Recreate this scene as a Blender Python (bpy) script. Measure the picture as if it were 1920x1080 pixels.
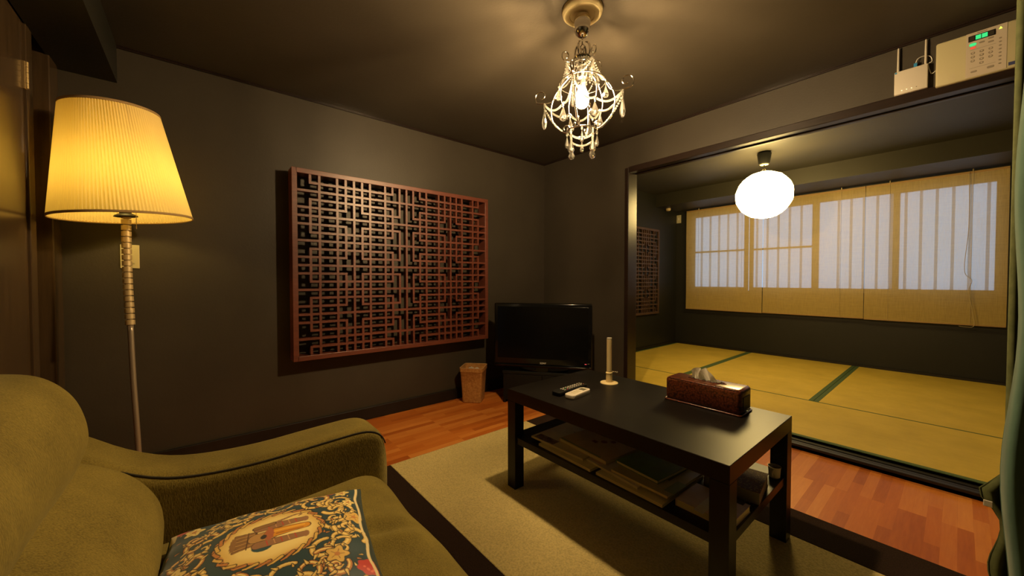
import bpy, bmesh, math, random
import numpy as np
from mathutils import Vector, Matrix, Euler
random.seed(7)
PI = math.pi
for o in list(bpy.data.objects): bpy.data.objects.remove(o)
SC = bpy.context.scene
COL = SC.collection

# ------------------------------------------------------------------ camera
CAM = Vector((2.72, -2.70, 1.0))
cd = bpy.data.cameras.new('camera'); cam = bpy.data.objects.new('camera', cd); COL.objects.link(cam)
cd.sensor_width = 36; cd.lens = 36*702/1920; cd.clip_start = 0.02
cam.location = CAM
cam.rotation_euler = (math.radians(90-1.2), 0, math.radians(50.1))
SC.camera = cam
# ------------------------------------------------------------------ sky seen through the windows
w = bpy.data.worlds.new('overcast_sky'); SC.world = w; w.use_nodes = True
bg = w.node_tree.nodes['Background']
bg.inputs[0].default_value = (0.46, 0.66, 0.92, 1); bg.inputs[1].default_value = 1.1
# ------------------------------------------------------------------ exposure
SC.view_settings.view_transform = 'Standard'; SC.view_settings.look = 'None'
SC.view_settings.gamma = 1; SC.view_settings.exposure = 0.0
SC.view_settings.use_curve_mapping = False
# lamp strengths
CHANDELIER = 2600.0; FLOORLAMP = 8.6; LANTERN = 36.0
WARM = (1.0, 0.69, 0.34); WARM2 = (1.0, 0.68, 0.17); WARM3 = (1.0, 0.70, 0.24)

# ================================================================== helpers
def mk(name, color=(0.5,0.5,0.5), rough=0.6, metal=0.0, spec=0.5, trans=0.0, ior=1.45, coat=0.0, emit=None, estr=0.0, alpha=1.0, sheen=0.0):
    m = bpy.data.materials.new(name); m.use_nodes = True
    b = m.node_tree.nodes['Principled BSDF']
    b.inputs['Base Color'].default_value = (*color, 1)
    b.inputs['Roughness'].default_value = rough; b.inputs['Metallic'].default_value = metal
    b.inputs['Specular IOR Level'].default_value = spec
    b.inputs['Transmission Weight'].default_value = trans; b.inputs['IOR'].default_value = ior
    b.inputs['Coat Weight'].default_value = coat; b.inputs['Sheen Weight'].default_value = sheen
    if emit:
        b.inputs['Emission Color'].default_value = (*emit, 1); b.inputs['Emission Strength'].default_value = estr
    return m
def nt(m): return m.node_tree, m.node_tree.nodes['Principled BSDF']
def coords(t, scale=(1,1,1), rot=(0,0,0), kind='Object'):
    tc = t.nodes.new('ShaderNodeTexCoord'); mp = t.nodes.new('ShaderNodeMapping')
    mp.inputs['Scale'].default_value = scale; mp.inputs['Rotation'].default_value = rot
    t.links.new(tc.outputs[kind], mp.inputs[0]); return mp
def noise(t, mp, scale, detail=4, rough=0.6):
    n = t.nodes.new('ShaderNodeTexNoise'); n.inputs['Scale'].default_value = scale
    n.inputs['Detail'].default_value = detail; n.inputs['Roughness'].default_value = rough
    t.links.new(mp.outputs[0], n.inputs['Vector']); return n
def ramp(t, fac, stops):
    r = t.nodes.new('ShaderNodeValToRGB')
    e = r.color_ramp.elements
    while len(e) < len(stops): e.new(0.5)
    for i, (p, c) in enumerate(stops): e[i].position = p; e[i].color = (*c, 1)
    t.links.new(fac, r.inputs[0]); return r
def bump(t, b, fac, strength=0.3, dist=0.002):
    n = t.nodes.new('ShaderNodeBump'); n.inputs['Strength'].default_value = strength; n.inputs['Distance'].default_value = dist
    t.links.new(fac, n.inputs['Height']); t.links.new(n.outputs[0], b.inputs['Normal']); return n
def noisy(name, c1, c2, scale, rough=0.7, bs=0.2, bd=0.002, mscale=(1,1,1), lo=0.35, hi=0.65, **k):
    m = mk(name, c1, rough, **k); t, b = nt(m); mp = coords(t, mscale); n = noise(t, mp, scale)
    r = ramp(t, n.outputs[0], [(lo, c1), (hi, c2)]); t.links.new(r.outputs[0], b.inputs['Base Color'])
    if bs: bump(t, b, n.outputs[0], bs, bd)
    return m

def to_obj(name, bm, mat, parent=None, smooth=False, origin=None):
    me = bpy.data.meshes.new(name); bm.normal_update(); bm.to_mesh(me); bm.free()
    return me_obj(name, me, mat, parent, smooth, origin)
def me_obj(name, me, mat, parent=None, smooth=False, origin=None):
    if mat is not None and not me.materials: me.materials.append(mat)
    if smooth:
        me.polygons.foreach_set('use_smooth', [True]*len(me.polygons))
        if smooth == 'auto': me.set_sharp_from_angle(angle=math.radians(35))
    o = bpy.data.objects.new(name, me); COL.objects.link(o)
    if origin is not None:
        me.transform(Matrix.Translation(-Vector(origin))); o.location = origin
    if parent is not None:
        o.parent = parent
        wm = parent.matrix_basis.copy(); p = parent
        if p.parent is not None: wm = Matrix.Identity(4) if not p.get('local_space') else wm
        o.matrix_parent_inverse = wm.inverted()
    return o
def tag(o, label, cat, group=None, kind=None):
    o['label'] = label; o['category'] = cat
    if group: o['group'] = group
    if kind: o['kind'] = kind
    return o
def thing(name, loc, label, cat, group=None):
    o = bpy.data.objects.new(name, None); COL.objects.link(o); o.location = loc
    o.empty_display_size = 0.05
    return tag(o, label, cat, group)
def struct(name, bm, mat, smooth=False, parent=None):
    o = to_obj(name, bm, mat, parent, smooth)
    if parent is None: o['kind'] = 'structure'
    return o
def merge(bm, b2, M=None):
    if M is not None: bmesh.ops.transform(b2, matrix=M, verts=b2.verts)
    me = bpy.data.meshes.new('t'); b2.to_mesh(me); b2.free(); bm.from_mesh(me); bpy.data.meshes.remove(me)
def box(bm, x0, x1, y0, y1, z0, z1, bev=0.0, seg=2, M=None):
    b = bmesh.new(); bmesh.ops.create_cube(b, size=1)
    for v in b.verts: v.co = Vector(((x0+x1)/2+v.co.x*(x1-x0), (y0+y1)/2+v.co.y*(y1-y0), (z0+z1)/2+v.co.z*(z1-z0)))
    if bev: bmesh.ops.bevel(b, geom=b.edges[:], offset=bev, segments=seg, affect='EDGES', profile=0.5)
    merge(bm, b, M)
def lathe(bm, prof, n=32, M=None, cap=True):
    b = bmesh.new(); rings = []
    for r, z in prof:
        rings.append([b.verts.new((r*math.cos(2*PI*i/n), r*math.sin(2*PI*i/n), z)) for i in range(n)])
    for a, c in zip(rings, rings[1:]):
        for i in range(n): b.faces.new((a[i], a[(i+1)%n], c[(i+1)%n], c[i]))
    if cap:
        b.faces.new(rings[0][::-1]); b.faces.new(rings[-1])
    merge(bm, b, M)
def tube(bm, pts, r, n=8, cap=True, closed=False):
    pts = [Vector(p) for p in pts]; N = len(pts)
    rr = r if isinstance(r, (list, tuple)) else [r]*N
    b = bmesh.new(); rings = []; up = None
    for i in range(N):
        if closed: d = pts[(i+1)%N]-pts[i-1]
        else: d = pts[min(i+1, N-1)]-pts[max(i-1, 0)]
        d.normalize()
        if up is None: up = d.orthogonal().normalized()
        else:
            up = up-d*up.dot(d)
            up = up.normalized() if up.length > 1e-6 else d.orthogonal().normalized()
        s = d.cross(up)
        rings.append([b.verts.new(pts[i]+(up*math.cos(2*PI*k/n)+s*math.sin(2*PI*k/n))*rr[i]) for k in range(n)])
    prs = list(zip(rings, rings[1:]))
    if closed: prs.append((rings[-1], rings[0]))
    for a, c in prs:
        for k in range(n): b.faces.new((a[k], a[(k+1)%n], c[(k+1)%n], c[k]))
    if cap and not closed: b.faces.new(rings[0][::-1]); b.faces.new(rings[-1])
    merge(bm, b)
def spline(P, n=8):
    P = [Vector(p) for p in P]; out = []
    for i in range(len(P)-1):
        p0 = P[max(i-1, 0)]; p1 = P[i]; p2 = P[i+1]; p3 = P[min(i+2, len(P)-1)]
        for k in range(n):
            t = k/n
            out.append(0.5*((2*p1)+(p2-p0)*t+(2*p0-5*p1+4*p2-p3)*t*t+(3*p1-p0-3*p2+p3)*t**3))
    out.append(P[-1]); return out
def loft(bm, loops, cap=True):
    b = bmesh.new(); R = [[b.verts.new(p) for p in L] for L in loops]; n = len(R[0])
    for a, c in zip(R, R[1:]):
        for i in range(n): b.faces.new((a[i], a[(i+1)%n], c[(i+1)%n], c[i]))
    if cap: b.faces.new(R[0][::-1]); b.faces.new(R[-1])
    bmesh.ops.recalc_face_normals(b, faces=b.faces[:]); merge(bm, b)
def ball(bm, c, r, sub=1, s=(1,1,1)):
    b = bmesh.new(); bmesh.ops.create_icosphere(b, subdivisions=sub, radius=r)
    merge(bm, b, Matrix.Translation(c) @ Matrix.Diagonal((*s, 1)))
def prism(bm, poly, z0, z1, M=None):
    b = bmesh.new(); a = [b.verts.new((x, y, z0)) for x, y in poly]; c = [b.verts.new((x, y, z1)) for x, y in poly]
    n = len(poly); b.faces.new(a[::-1]); b.faces.new(c)
    for i in range(n): b.faces.new((a[i], a[(i+1)%n], c[(i+1)%n], c[i]))
    bmesh.ops.recalc_face_normals(b, faces=b.faces[:]); merge(bm, b, M)
def B(): return bmesh.new()
def T(x, y, z): return Matrix.Translation((x, y, z))
def RZ(a): return Matrix.Rotation(a, 4, 'Z')
def text_mesh(name, s, size, M, mat, parent, depth=0.0006):
    c = bpy.data.curves.new('lettering', 'FONT'); c.body = s; c.size = size; c.extrude = depth; c.align_x = 'CENTER'; c.align_y = 'CENTER'
    o = bpy.data.objects.new('lettering', c); COL.objects.link(o)
    dg = bpy.context.evaluated_depsgraph_get(); me = bpy.data.meshes.new_from_object(o.evaluated_get(dg))
    bpy.data.objects.remove(o); me.transform(M); me.materials.clear()
    return me_obj(name, me, mat, parent)
def rrect(cx, cy, hx, hy, r, n=5):
    out = []
    for qx, qy, a0 in ((1,1,0),(-1,1,90),(-1,-1,180),(1,-1,270)):
        for k in range(n+1):
            a = math.radians(a0+90*k/n)
            out.append((cx+qx*(hx-r)+r*math.cos(a), cy+qy*(hy-r)+r*math.sin(a)))
    return out

# ================================================================== materials
def wall_mat(name, c1, c2):
    m = mk(name, c1, 0.50, spec=0.42); t, b = nt(m); mp = coords(t)
    n = noise(t, mp, 1.6, 5); n2 = noise(t, mp, 90, 3)
    r = ramp(t, n.outputs[0], [(0.3, c1), (0.7, c2)]); t.links.new(r.outputs[0], b.inputs['Base Color'])
    bump(t, b, n2.outputs[0], 0.35, 0.0015); return m
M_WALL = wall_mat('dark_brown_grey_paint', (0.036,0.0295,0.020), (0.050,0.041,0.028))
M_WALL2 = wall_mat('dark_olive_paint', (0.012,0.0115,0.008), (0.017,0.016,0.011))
M_CEIL2 = wall_mat('olive_ceiling_paper', (0.030,0.027,0.019), (0.042,0.037,0.027))
M_CEIL = wall_mat('dark_ceiling_paper', (0.042,0.034,0.023), (0.054,0.044,0.030))
M_TRIM = noisy('dark_stained_wood', (0.013,0.008,0.006), (0.020,0.011,0.008), 8, 0.28, 0.1, 0.001, (1,1,12), spec=0.5)
M_BASE = noisy('black_brown_skirting', (0.009,0.007,0.005), (0.013,0.010,0.008), 12, 0.45, 0)
M_DOOR = noisy('glossy_brown_door_veneer', (0.045,0.028,0.014), (0.065,0.040,0.020), 6, 0.22, 0.04, 0.001, (8,8,0.6), spec=0.6)
M_BLACK = mk('black_gap', (0.006,0.005,0.004), 0.6)
def wood_floor():
    m = mk('orange_strip_parquet', (0.4,0.15,0.04), 0.42, spec=0.25); t, b = nt(m)
    mp = coords(t, (1,1,1), (0,0,PI/2))
    br = t.nodes.new('ShaderNodeTexBrick'); t.links.new(mp.outputs[0], br.inputs['Vector'])
    br.inputs['Scale'].default_value = 1; br.inputs['Brick Width'].default_value = 0.36; br.inputs['Row Height'].default_value = 0.042
    br.inputs['Mortar Size'].default_value = 0.0002; br.inputs['Color1'].default_value = (0,0,0,1); br.inputs['Color2'].default_value = (1,1,1,1)
    br.inputs['Mortar'].default_value = (0.1,0.1,0.1,1); br.offset = 0.37; br.offset_frequency = 3
    mp2 = coords(t, (26, 2.2, 1)); n = noise(t, mp2, 3.0, 6, 0.65)
    mx = t.nodes.new('ShaderNodeMix'); mx.data_type = 'RGBA'; mx.inputs[0].default_value = 0.42
    t.links.new(br.outputs['Color'], mx.inputs[6]); t.links.new(n.outputs[0], mx.inputs[7])
    r = ramp(t, mx.outputs[2], [(0.08,(0.30,0.066,0.011)),(0.45,(0.50,0.140,0.020)),(0.85,(0.66,0.25,0.050))])
    t.links.new(r.outputs[0], b.inputs['Base Color']); bump(t, b, br.outputs['Fac'], -0.15, 0.0006)
    return m
M_FLOOR = wood_floor()
def tatami_mat():
    m = mk('woven_rush', (0.5,0.40,0.15), 0.55, spec=0.3); t, b = nt(m)
    mp = coords(t); n = noise(t, mp, 5, 3); n3 = noise(t, coords(t, (1,140,1)), 3, 2)
    mx = t.nodes.new('ShaderNodeMix'); mx.data_type = 'RGBA'; mx.inputs[0].default_value = 0.35
    t.links.new(n.outputs[0], mx.inputs[6]); t.links.new(n3.outputs[0], mx.inputs[7])
    r = ramp(t, mx.outputs[2], [(0.35,(0.52,0.365,0.045)),(0.65,(0.64,0.455,0.07))]); t.links.new(r.outputs[0], b.inputs['Base Color'])
    wv = t.nodes.new('ShaderNodeTexWave'); wv.inputs['Scale'].default_value = 70; wv.bands_direction = 'Y'; t.links.new(mp.outputs[0], wv.inputs[0])
    bump(t, b, wv.outputs[0], 0.15, 0.001); return m
M_TATAMI = tatami_mat()
M_HERI = noisy('green_cloth_edging', (0.055,0.095,0.030), (0.075,0.12,0.040), 200, 0.75, 0.2)
M_RUG = noisy('beige_cut_pile', (0.46,0.36,0.14), (0.70,0.56,0.22), 160, 0.95, 0.8, 0.006, sheen=0.3, lo=0.3, hi=0.6, spec=0.1)
M_RUGD = noisy('dark_brown_pile_band', (0.020,0.011,0.008), (0.036,0.020,0.013), 220, 0.95, 0.8, 0.004, spec=0.1)
def sofa_mat():
    m = mk('olive_chenille', (0.13,0.11,0.05), 0.9, spec=0.15, sheen=0.45); t, b = nt(m)
    b.inputs['Sheen Tint'].default_value = (0.6,0.55,0.3,1); b.inputs['Sheen Roughness'].default_value = 0.4
    n = noise(t, coords(t), 7, 5); n2 = noise(t, coords(t, (1,1,0.35)), 420, 2)
    mx = t.nodes.new('ShaderNodeMix'); mx.data_type = 'RGBA'; mx.inputs[0].default_value = 0.55
    t.links.new(n.outputs[0], mx.inputs[6]); t.links.new(n2.outputs[0], mx.inputs[7])
    r = ramp(t, mx.outputs[2], [(0.34,(0.095,0.070,0.015)),(0.66,(0.24,0.18,0.038))]); t.links.new(r.outputs[0], b.inputs['Base Color'])
    bump(t, b, n2.outputs[0], 0.5, 0.002); return m
M_SOFA = sofa_mat()
M_PIPE = mk('dark_seam_cord', (0.03,0.025,0.012), 0.9)
M_LATT = noisy('red_brown_lacquer', (0.105,0.026,0.014), (0.15,0.038,0.020), 14, 0.42, 0.05, 0.001, (1,1,6), spec=0.8)
M_LATT2 = noisy('dull_red_brown_lacquer', (0.055,0.030,0.020), (0.08,0.042,0.028), 14, 0.5, 0.05, 0.001)  # darker and less red than the large panel's lacquer
M_TABLE = noisy('black_brown_satin_foil', (0.0065,0.0052,0.0040), (0.009,0.007,0.0055), 5, 0.37, 0.03, 0.0004, (30,2,2), spec=0.38)
M_CHROME = mk('chrome', (0.75,0.72,0.68), 0.12, 1.0)
M_NICKEL = mk('brushed_nickel', (0.36,0.29,0.21), 0.38, 0.6)
M_CREAM = mk('cream_plastic', (0.48,0.43,0.25), 0.42)
M_WHITE = mk('white_plastic', (0.55,0.50,0.41), 0.45)
M_IVORY = mk('ivory_paint', (0.84,0.68,0.36), 0.35)
M_GBLACK = mk('gloss_black_plastic', (0.004,0.004,0.004), 0.12, spec=0.35)
M_SCREEN = mk('tv_glass', (0.003,0.003,0.003), 0.16, spec=0.15)
M_MBLACK = mk('matt_black_plastic', (0.007,0.007,0.006), 0.5, spec=0.25)
M_GREYK = mk('grey_button', (0.20,0.17,0.13), 0.6)
M_DGREY = mk('dark_display', (0.045,0.04,0.03), 0.3)
M_LEDG = mk('green_backlight', (0.02,0.2,0.08), 0.5, emit=(0.05,0.95,0.28), estr=0.75)
M_LEDR = mk('red_backlight', (0.3,0.03,0.02), 0.5, emit=(0.9,0.09,0.05), estr=0.7)
M_LEDY = mk('yellow_green_led', (0.3,0.4,0.02), 0.5, emit=(0.75,1.0,0.12), estr=1.3)
M_LEDW = mk('white_led', (0.7,0.7,0.5), 0.5, emit=(1.0,0.95,0.65), estr=1.2)
M_LED_RED = mk('red_led', (0.3,0.02,0.02), 0.5, emit=(1.0,0.12,0.12), estr=0.8)
M_BLUE = mk('blue_plug', (0.03,0.22,0.45), 0.4)
M_CORD = mk('white_cord', (0.7,0.68,0.62), 0.5)
M_CURT = noisy('teal_cloth', (0.040,0.085,0.062), (0.06,0.12,0.088), 40, 0.8, 0.2, 0.001, (1,1,0.1), spec=0.2, sheen=0.3)
M_CURT2 = noisy('olive_green_cloth', (0.060,0.070,0.026), (0.09,0.10,0.040), 25, 0.8, 0.2, 0.001, spec=0.2)

def lit_mat(name, col, strength):
    m = bpy.data.materials.new(name); m.use_nodes = True; t = m.node_tree; t.nodes.clear()
    e = t.nodes.new('ShaderNodeEmission'); e.inputs[0].default_value = (*col, 1); e.inputs[1].default_value = strength
    o = t.nodes.new('ShaderNodeOutputMaterial'); t.links.new(e.outputs[0], o.inputs[0]); return m
M_BULB = lit_mat('frosted_bulb_glow', WARM, CHANDELIER)
M_BULB2 = lit_mat('lamp_bulb_glow', WARM2, FLOORLAMP*10)
M_BULB3 = lit_mat('pilot_bulb_glow', WARM3, LANTERN)
def translucent(name, col, tcol, mix, rough_noise=None, transp=0.0):
    m = bpy.data.materials.new(name); m.use_nodes = True; t = m.node_tree; t.nodes.clear()
    d = t.nodes.new('ShaderNodeBsdfDiffuse'); d.inputs[0].default_value = (*col, 1)
    tr = t.nodes.new('ShaderNodeBsdfTranslucent'); tr.inputs[0].default_value = (*tcol, 1)
    mx = t.nodes.new('ShaderNodeMixShader'); mx.inputs[0].default_value = mix
    t.links.new(d.outputs[0], mx.inputs[1]); t.links.new(tr.outputs[0], mx.inputs[2])
    o = t.nodes.new('ShaderNodeOutputMaterial'); t.links.new(mx.outputs[0], o.inputs[0]); return m, t, mx, o
M_SHADE, _, _, _ = translucent('pleated_cream_cloth', (0.78,0.64,0.33), (0.62,0.50,0.20), 0.42)
M_SHADE_IN, _, _, _ = translucent('shade_trim_cloth', (0.42,0.28,0.13), (0.3,0.2,0.08), 0.15)
M_PAPER = lit_mat('glowing_paper_lantern', WARM3, LANTERN)
# open weave blind cloth: part daylight through the holes, part diffusion
M_BLIND, tb, mxb, ob = translucent('open_weave_paper_blind', (0.86,0.62,0.20), (0.80,0.64,0.34), 0.36)
tp = tb.nodes.new('ShaderNodeBsdfTransparent'); m2 = tb.nodes.new('ShaderNodeMixShader')
cb = coords(tb, (3, 1, 130)); nb = noise(tb, cb, 3.0, 5, 0.7); cb2 = coords(tb, (260, 1, 6)); nb2 = noise(tb, cb2, 2.0, 2, 0.6)
mb = tb.nodes.new('ShaderNodeMath'); mb.operation = 'MULTIPLY'; tb.links.new(nb.outputs[0], mb.inputs[0]); tb.links.new(nb2.outputs[0], mb.inputs[1])
rb = ramp(tb, mb.outputs[0], [(0.10,(0.30,)*3),(0.46,(0.56,)*3)])
tb.links.new(rb.outputs[0], m2.inputs[0]); tb.links.new(mxb.outputs[0], m2.inputs[1]); tb.links.new(tp.outputs[0], m2.inputs[2]); tb.links.new(m2.outputs[0], ob.inputs[0])
def crystal(name, mixv):
    m = bpy.data.materials.new(name); m.use_nodes = True; t = m.node_tree; t.nodes.clear()
    g = t.nodes.new('ShaderNodeBsdfGlass'); g.inputs['Roughness'].default_value = 0.02; g.inputs['IOR'].default_value = 1.5
    d, _x = t.nodes.new('ShaderNodeBsdfTranslucent'), 0; d.inputs[0].default_value = (0.9,0.88,0.82,1)
    mx = t.nodes.new('ShaderNodeMixShader'); mx.inputs[0].default_value = mixv
    t.links.new(g.outputs[0], mx.inputs[1]); t.links.new(d.outputs[0], mx.inputs[2])
    o = t.nodes.new('ShaderNodeOutputMaterial'); t.links.new(mx.outputs[0], o.inputs[0]); return m
M_CRYST = crystal('clear_crystal', 0.10); M_BEAD = crystal('crystal_bead', 0.35)
M_PANE = bpy.data.materials.new('window_glass'); M_PANE.use_nodes = True
t = M_PANE.node_tree; t.nodes.clear()
a1 = t.nodes.new('ShaderNodeBsdfTransparent'); a2 = t.nodes.new('ShaderNodeBsdfTranslucent'); a3 = t.nodes.new('ShaderNodeMixShader'); a4 = t.nodes.new('ShaderNodeOutputMaterial')
a2.inputs[0].default_value = (0.92,0.95,0.97,1); a3.inputs[0].default_value = 0.3
t.links.new(a1.outputs[0], a3.inputs[1]); t.links.new(a2.outputs[0], a3.inputs[2]); t.links.new(a3.outputs[0], a4.inputs[0])
M_ALU = mk('window_frame_bronze', (0.10,0.085,0.06), 0.4)

# ================================================================== room shell
CZ = 2.17; YB = -3.21; XR = 3.60
OX0, OX1, OZ = 0.975, 3.02, 1.885      # opening to the tatami room
b_ = B(); box(b_, -0.12, XR+0.1, YB-0.5, 0.0, -0.12, 0.0); struct('floor', b_, M_FLOOR)
b_ = B(); box(b_, -0.12, XR+0.1, YB-0.5, 0.10, CZ, CZ+0.1); struct('ceiling', b_, M_CEIL)
b_ = B(); box(b_, -0.12, 0.0, YB-0.5, 0.10, 0.0, CZ); struct('wall_left', b_, M_WALL)
b_ = B(); box(b_, 0.0, OX0, 0, 0.10, 0, CZ); box(b_, OX0, OX1, 0, 0.10, OZ+0.03, CZ); box(b_, OX1, XR, 0, 0.10, 0, CZ); struct('wall_far', b_, M_WALL)
b_ = B(); box(b_, XR, XR+0.1, YB-0.5, 0.10, 0, CZ); struct('wall_right', b_, M_WALL)
# back wall with the door recess
b_ = B(); box(b_, 0.0, 0.02, YB-0.10, YB, 0, CZ); box(b_, 1.30, XR, YB-0.10, YB, 0, CZ); box(b_, 0.02, 1.30, YB-0.10, YB, 2.06, CZ)
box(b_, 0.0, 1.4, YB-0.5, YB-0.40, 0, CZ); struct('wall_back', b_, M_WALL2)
b_ = B(); box(b_, 0.02, 0.145, YB-0.10, YB+0.02, 0, 2.06, 0.004); struct('trim_1', b_, M_DOOR)
b_ = B(); box(b_, 0.02, 1.30, YB-0.10, YB+0.045, 2.06, 2.13, 0.005); box(b_, 0.02, 1.30, YB-0.10, YB+0.03, 2.04, 2.06, 0.003); struct('trim_2', b_, M_DOOR)
b_ = B(); box(b_, 0.335, 0.40, YB-0.09, YB+0.012, 0, 2.04, 0.003); struct('trim_3', b_, M_DOOR)
b_ = B(); box(b_, 0.145, 0.335, YB-0.36, YB-0.10, 0, 2.04); struct('recess_shade_block', b_, M_BLACK)  # black block standing in for the shade in the gap beside the door
d1 = thing('door_1', (0.40, YB, 0), 'glossy dark brown door at the far left behind the floor lamp', 'door'); 
for k in ('label','category'): del d1[k]
d1['kind'] = 'structure'
b_ = B(); box(b_, 0.405, 1.22, YB-0.06, YB+0.004, 0.01, 2.035, 0.003); to_obj('door_leaf', b_, M_DOOR, d1)
b_ = B(); box(b_, 0.398, 0.41, YB-0.03, YB+0.010, 1.735, 1.84, 0.001)
for i in range(5): lathe(b_, [(0.006, 0), (0.006, 0.019)], 12, T(0.404, YB+0.012, 1.737+i*0.0205))
hg = to_obj('hinge', b_, mk('brass_hinge', (0.75,0.55,0.25), 0.35, 0.9), d1); hg['label'] = 'brass hinge'
b_ = B(); box(b_, 0.0, 0.9, -3.20, -3.0, 1.985, CZ-0.0005); struct('trim_5', b_, M_WALL2)      # ceiling beam
# crown strips and skirting
b_ = B(); box(b_, 0.0, 0.010, -3.0, 0.0, CZ-0.013, CZ); box(b_, 0.0, 0.015, -3.0, 0.0, CZ-0.005, CZ); struct('trim_6', b_, M_TRIM)
b_ = B(); box(b_, 0.010, XR, -0.010, 0.0, CZ-0.013, CZ); box(b_, 0.015, XR, -0.015, 0.0, CZ-0.005, CZ); struct('trim_7', b_, M_TRIM)
b_ = B(); box(b_, 0.0, 0.016, YB+0.02, 0.0, 0.0, 0.088, 0.003); struct('baseboard_left', b_, M_BASE)
b_ = B(); box(b_, 0.016, OX0-0.03, -0.016, 0.0, 0.0, 0.088, 0.003); struct('baseboard_far', b_, M_BASE)
# opening frame: jambs and grooved head
b_ = B(); box(b_, OX0-0.028, OX0+0.008, -0.016, 0.11, 0.0, OZ+0.03, 0.004)
struct('trim_8', b_, M_TRIM)
b_ = B(); box(b_, OX0+0.008, OX1, -0.016, 0.03, OZ-0.012, OZ+0.034, 0.004); box(b_, OX0+0.008, OX1, 0.042, 0.068, OZ-0.006, OZ+0.034, 0.002)
box(b_, OX0+0.008, OX1, 0.08, 0.11, OZ-0.012, OZ+0.034, 0.004); box(b_, OX0+0.008, OX1, 0.0, 0.10, OZ+0.012, OZ+0.034)
struct('trim_9', b_, M_TRIM)
b_ = B(); box(b_, OX1, OX1+0.03, -0.016, 0.11, 0.0, OZ+0.03, 0.004); struct('trim_10', b_, M_TRIM)
b_ = B(); box(b_, OX0+0.008, OX1, 0.0, 0.028, 0, 0.032, 0.002); box(b_, OX0+0.008, OX1, 0.036, 0.058, 0, 0.03, 0.001); box(b_, OX0+0.008, OX1, 0.066, 0.098, 0, 0.034, 0.002); box(b_, OX0+0.008, OX1, 0.0, 0.098, 0, 0.018)
struct('trim_11', b_, M_BASE)
# tatami room
TX0, TX1, TY1, TCZ = -0.055, 3.045, 2.88, 2.20
TZ = 0.05
b_ = B(); box(b_, TX0-0.1, TX1+0.1, 0.10, TY1+0.1, -0.12, 0.0); struct('floor_tatami_room', b_, M_BLACK)
b_ = B(); box(b_, TX0-0.1, TX1+0.1, 0.10, TY1+0.1, TCZ, TCZ+0.1); struct('ceiling_tatami_room', b_, M_CEIL2)
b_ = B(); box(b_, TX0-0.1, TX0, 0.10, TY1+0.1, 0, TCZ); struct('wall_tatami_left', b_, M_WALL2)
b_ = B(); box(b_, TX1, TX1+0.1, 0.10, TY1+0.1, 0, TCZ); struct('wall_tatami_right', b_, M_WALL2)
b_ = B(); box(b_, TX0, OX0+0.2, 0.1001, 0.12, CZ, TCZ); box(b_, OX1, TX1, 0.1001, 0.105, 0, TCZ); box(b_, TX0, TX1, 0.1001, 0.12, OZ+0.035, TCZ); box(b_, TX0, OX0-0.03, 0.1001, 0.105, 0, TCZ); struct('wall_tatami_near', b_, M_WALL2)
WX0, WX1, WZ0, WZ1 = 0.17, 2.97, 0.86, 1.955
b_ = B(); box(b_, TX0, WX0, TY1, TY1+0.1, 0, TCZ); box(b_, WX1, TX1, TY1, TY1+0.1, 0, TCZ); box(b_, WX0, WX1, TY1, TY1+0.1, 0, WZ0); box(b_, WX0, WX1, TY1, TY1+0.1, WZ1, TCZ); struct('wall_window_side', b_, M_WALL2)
b_ = B(); box(b_, TX0, TX1, 2.27, TY1, 2.03, TCZ); struct('trim_12', b_, M_CEIL2)   # soffit above the blinds
b_ = B(); box(b_, TX0, TX0+0.015, 0.12, TY1, TZ, TZ+0.03); box(b_, TX0, TX1, TY1-0.02, TY1, TZ-0.05, TZ+0.022); box(b_, TX1-0.015, TX1, 0.12, TY1, TZ, TZ+0.03); struct('trim_13', b_, M_BASE)
# windows: four sliding sashes behind the blinds
def window(name, x0, x1, rail, y):
    wdw = bpy.data.objects.new(name, None); COL.objects.link(wdw); wdw.location = (x0, y, WZ0); wdw['kind'] = 'structure'
    f = B(); e = 0.045
    box(f, x0, x0+e, y, y+0.03, WZ0, WZ1); box(f, x1-e, x1, y, y+0.03, WZ0, WZ1)
    box(f, x0+e, x1-e, y, y+0.03, WZ0, WZ0+e); box(f, x0+e, x1-e, y, y+0.03, WZ1-e, WZ1)
    if rail: box(f, x0+e, x1-e, y, y+0.03, 1.395, 1.415)
    to_obj('window_frame', f, M_ALU, wdw)
    g = B(); box(g, x0+e, x1-e, y+0.012, y+0.016, WZ0+e, WZ1-e); to_obj('window_pane', g, M_PANE, wdw)
window('window_1', WX0, 0.91, True, TY1+0.015); window('window_2', 0.915, 1.625, True, TY1+0.05)
window('window_3', 1.605, 2.305, False, TY1+0.015); window('window_4', 2.262, WX1, False, TY1+0.05)
# bars of the outdoor grille, each a part
gr = thing('window_grille', (WX0, 3.06, WZ0), 'dim upright bars of the grille outside the window, seen through the blinds', 'grille')
b_ = B(); box(b_, 0.1, 3.05, 3.05, 3.07, WZ0-0.1, WZ0-0.06); box(b_, 0.1, 3.05, 3.05, 3.07, WZ1+0.05, WZ1+0.09); box(b_, 0.06, 0.1, 2.98, 3.07, WZ0-0.1, WZ1+0.09); box(b_, 3.05, 3.09, 2.98, 3.07, WZ0-0.1, WZ1+0.09); to_obj('grille_rail', b_, M_ALU, gr)
xs = [0.245+0.12*i for i in range(12)] + [1.80+0.1085*i for i in range(12)]
for x in xs:
    b_ = B(); box(b_, x-0.011, x+0.011, 3.05, 3.07, WZ0-0.06, WZ1+0.05); to_obj('grille_bar', b_, M_ALU, gr)

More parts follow.
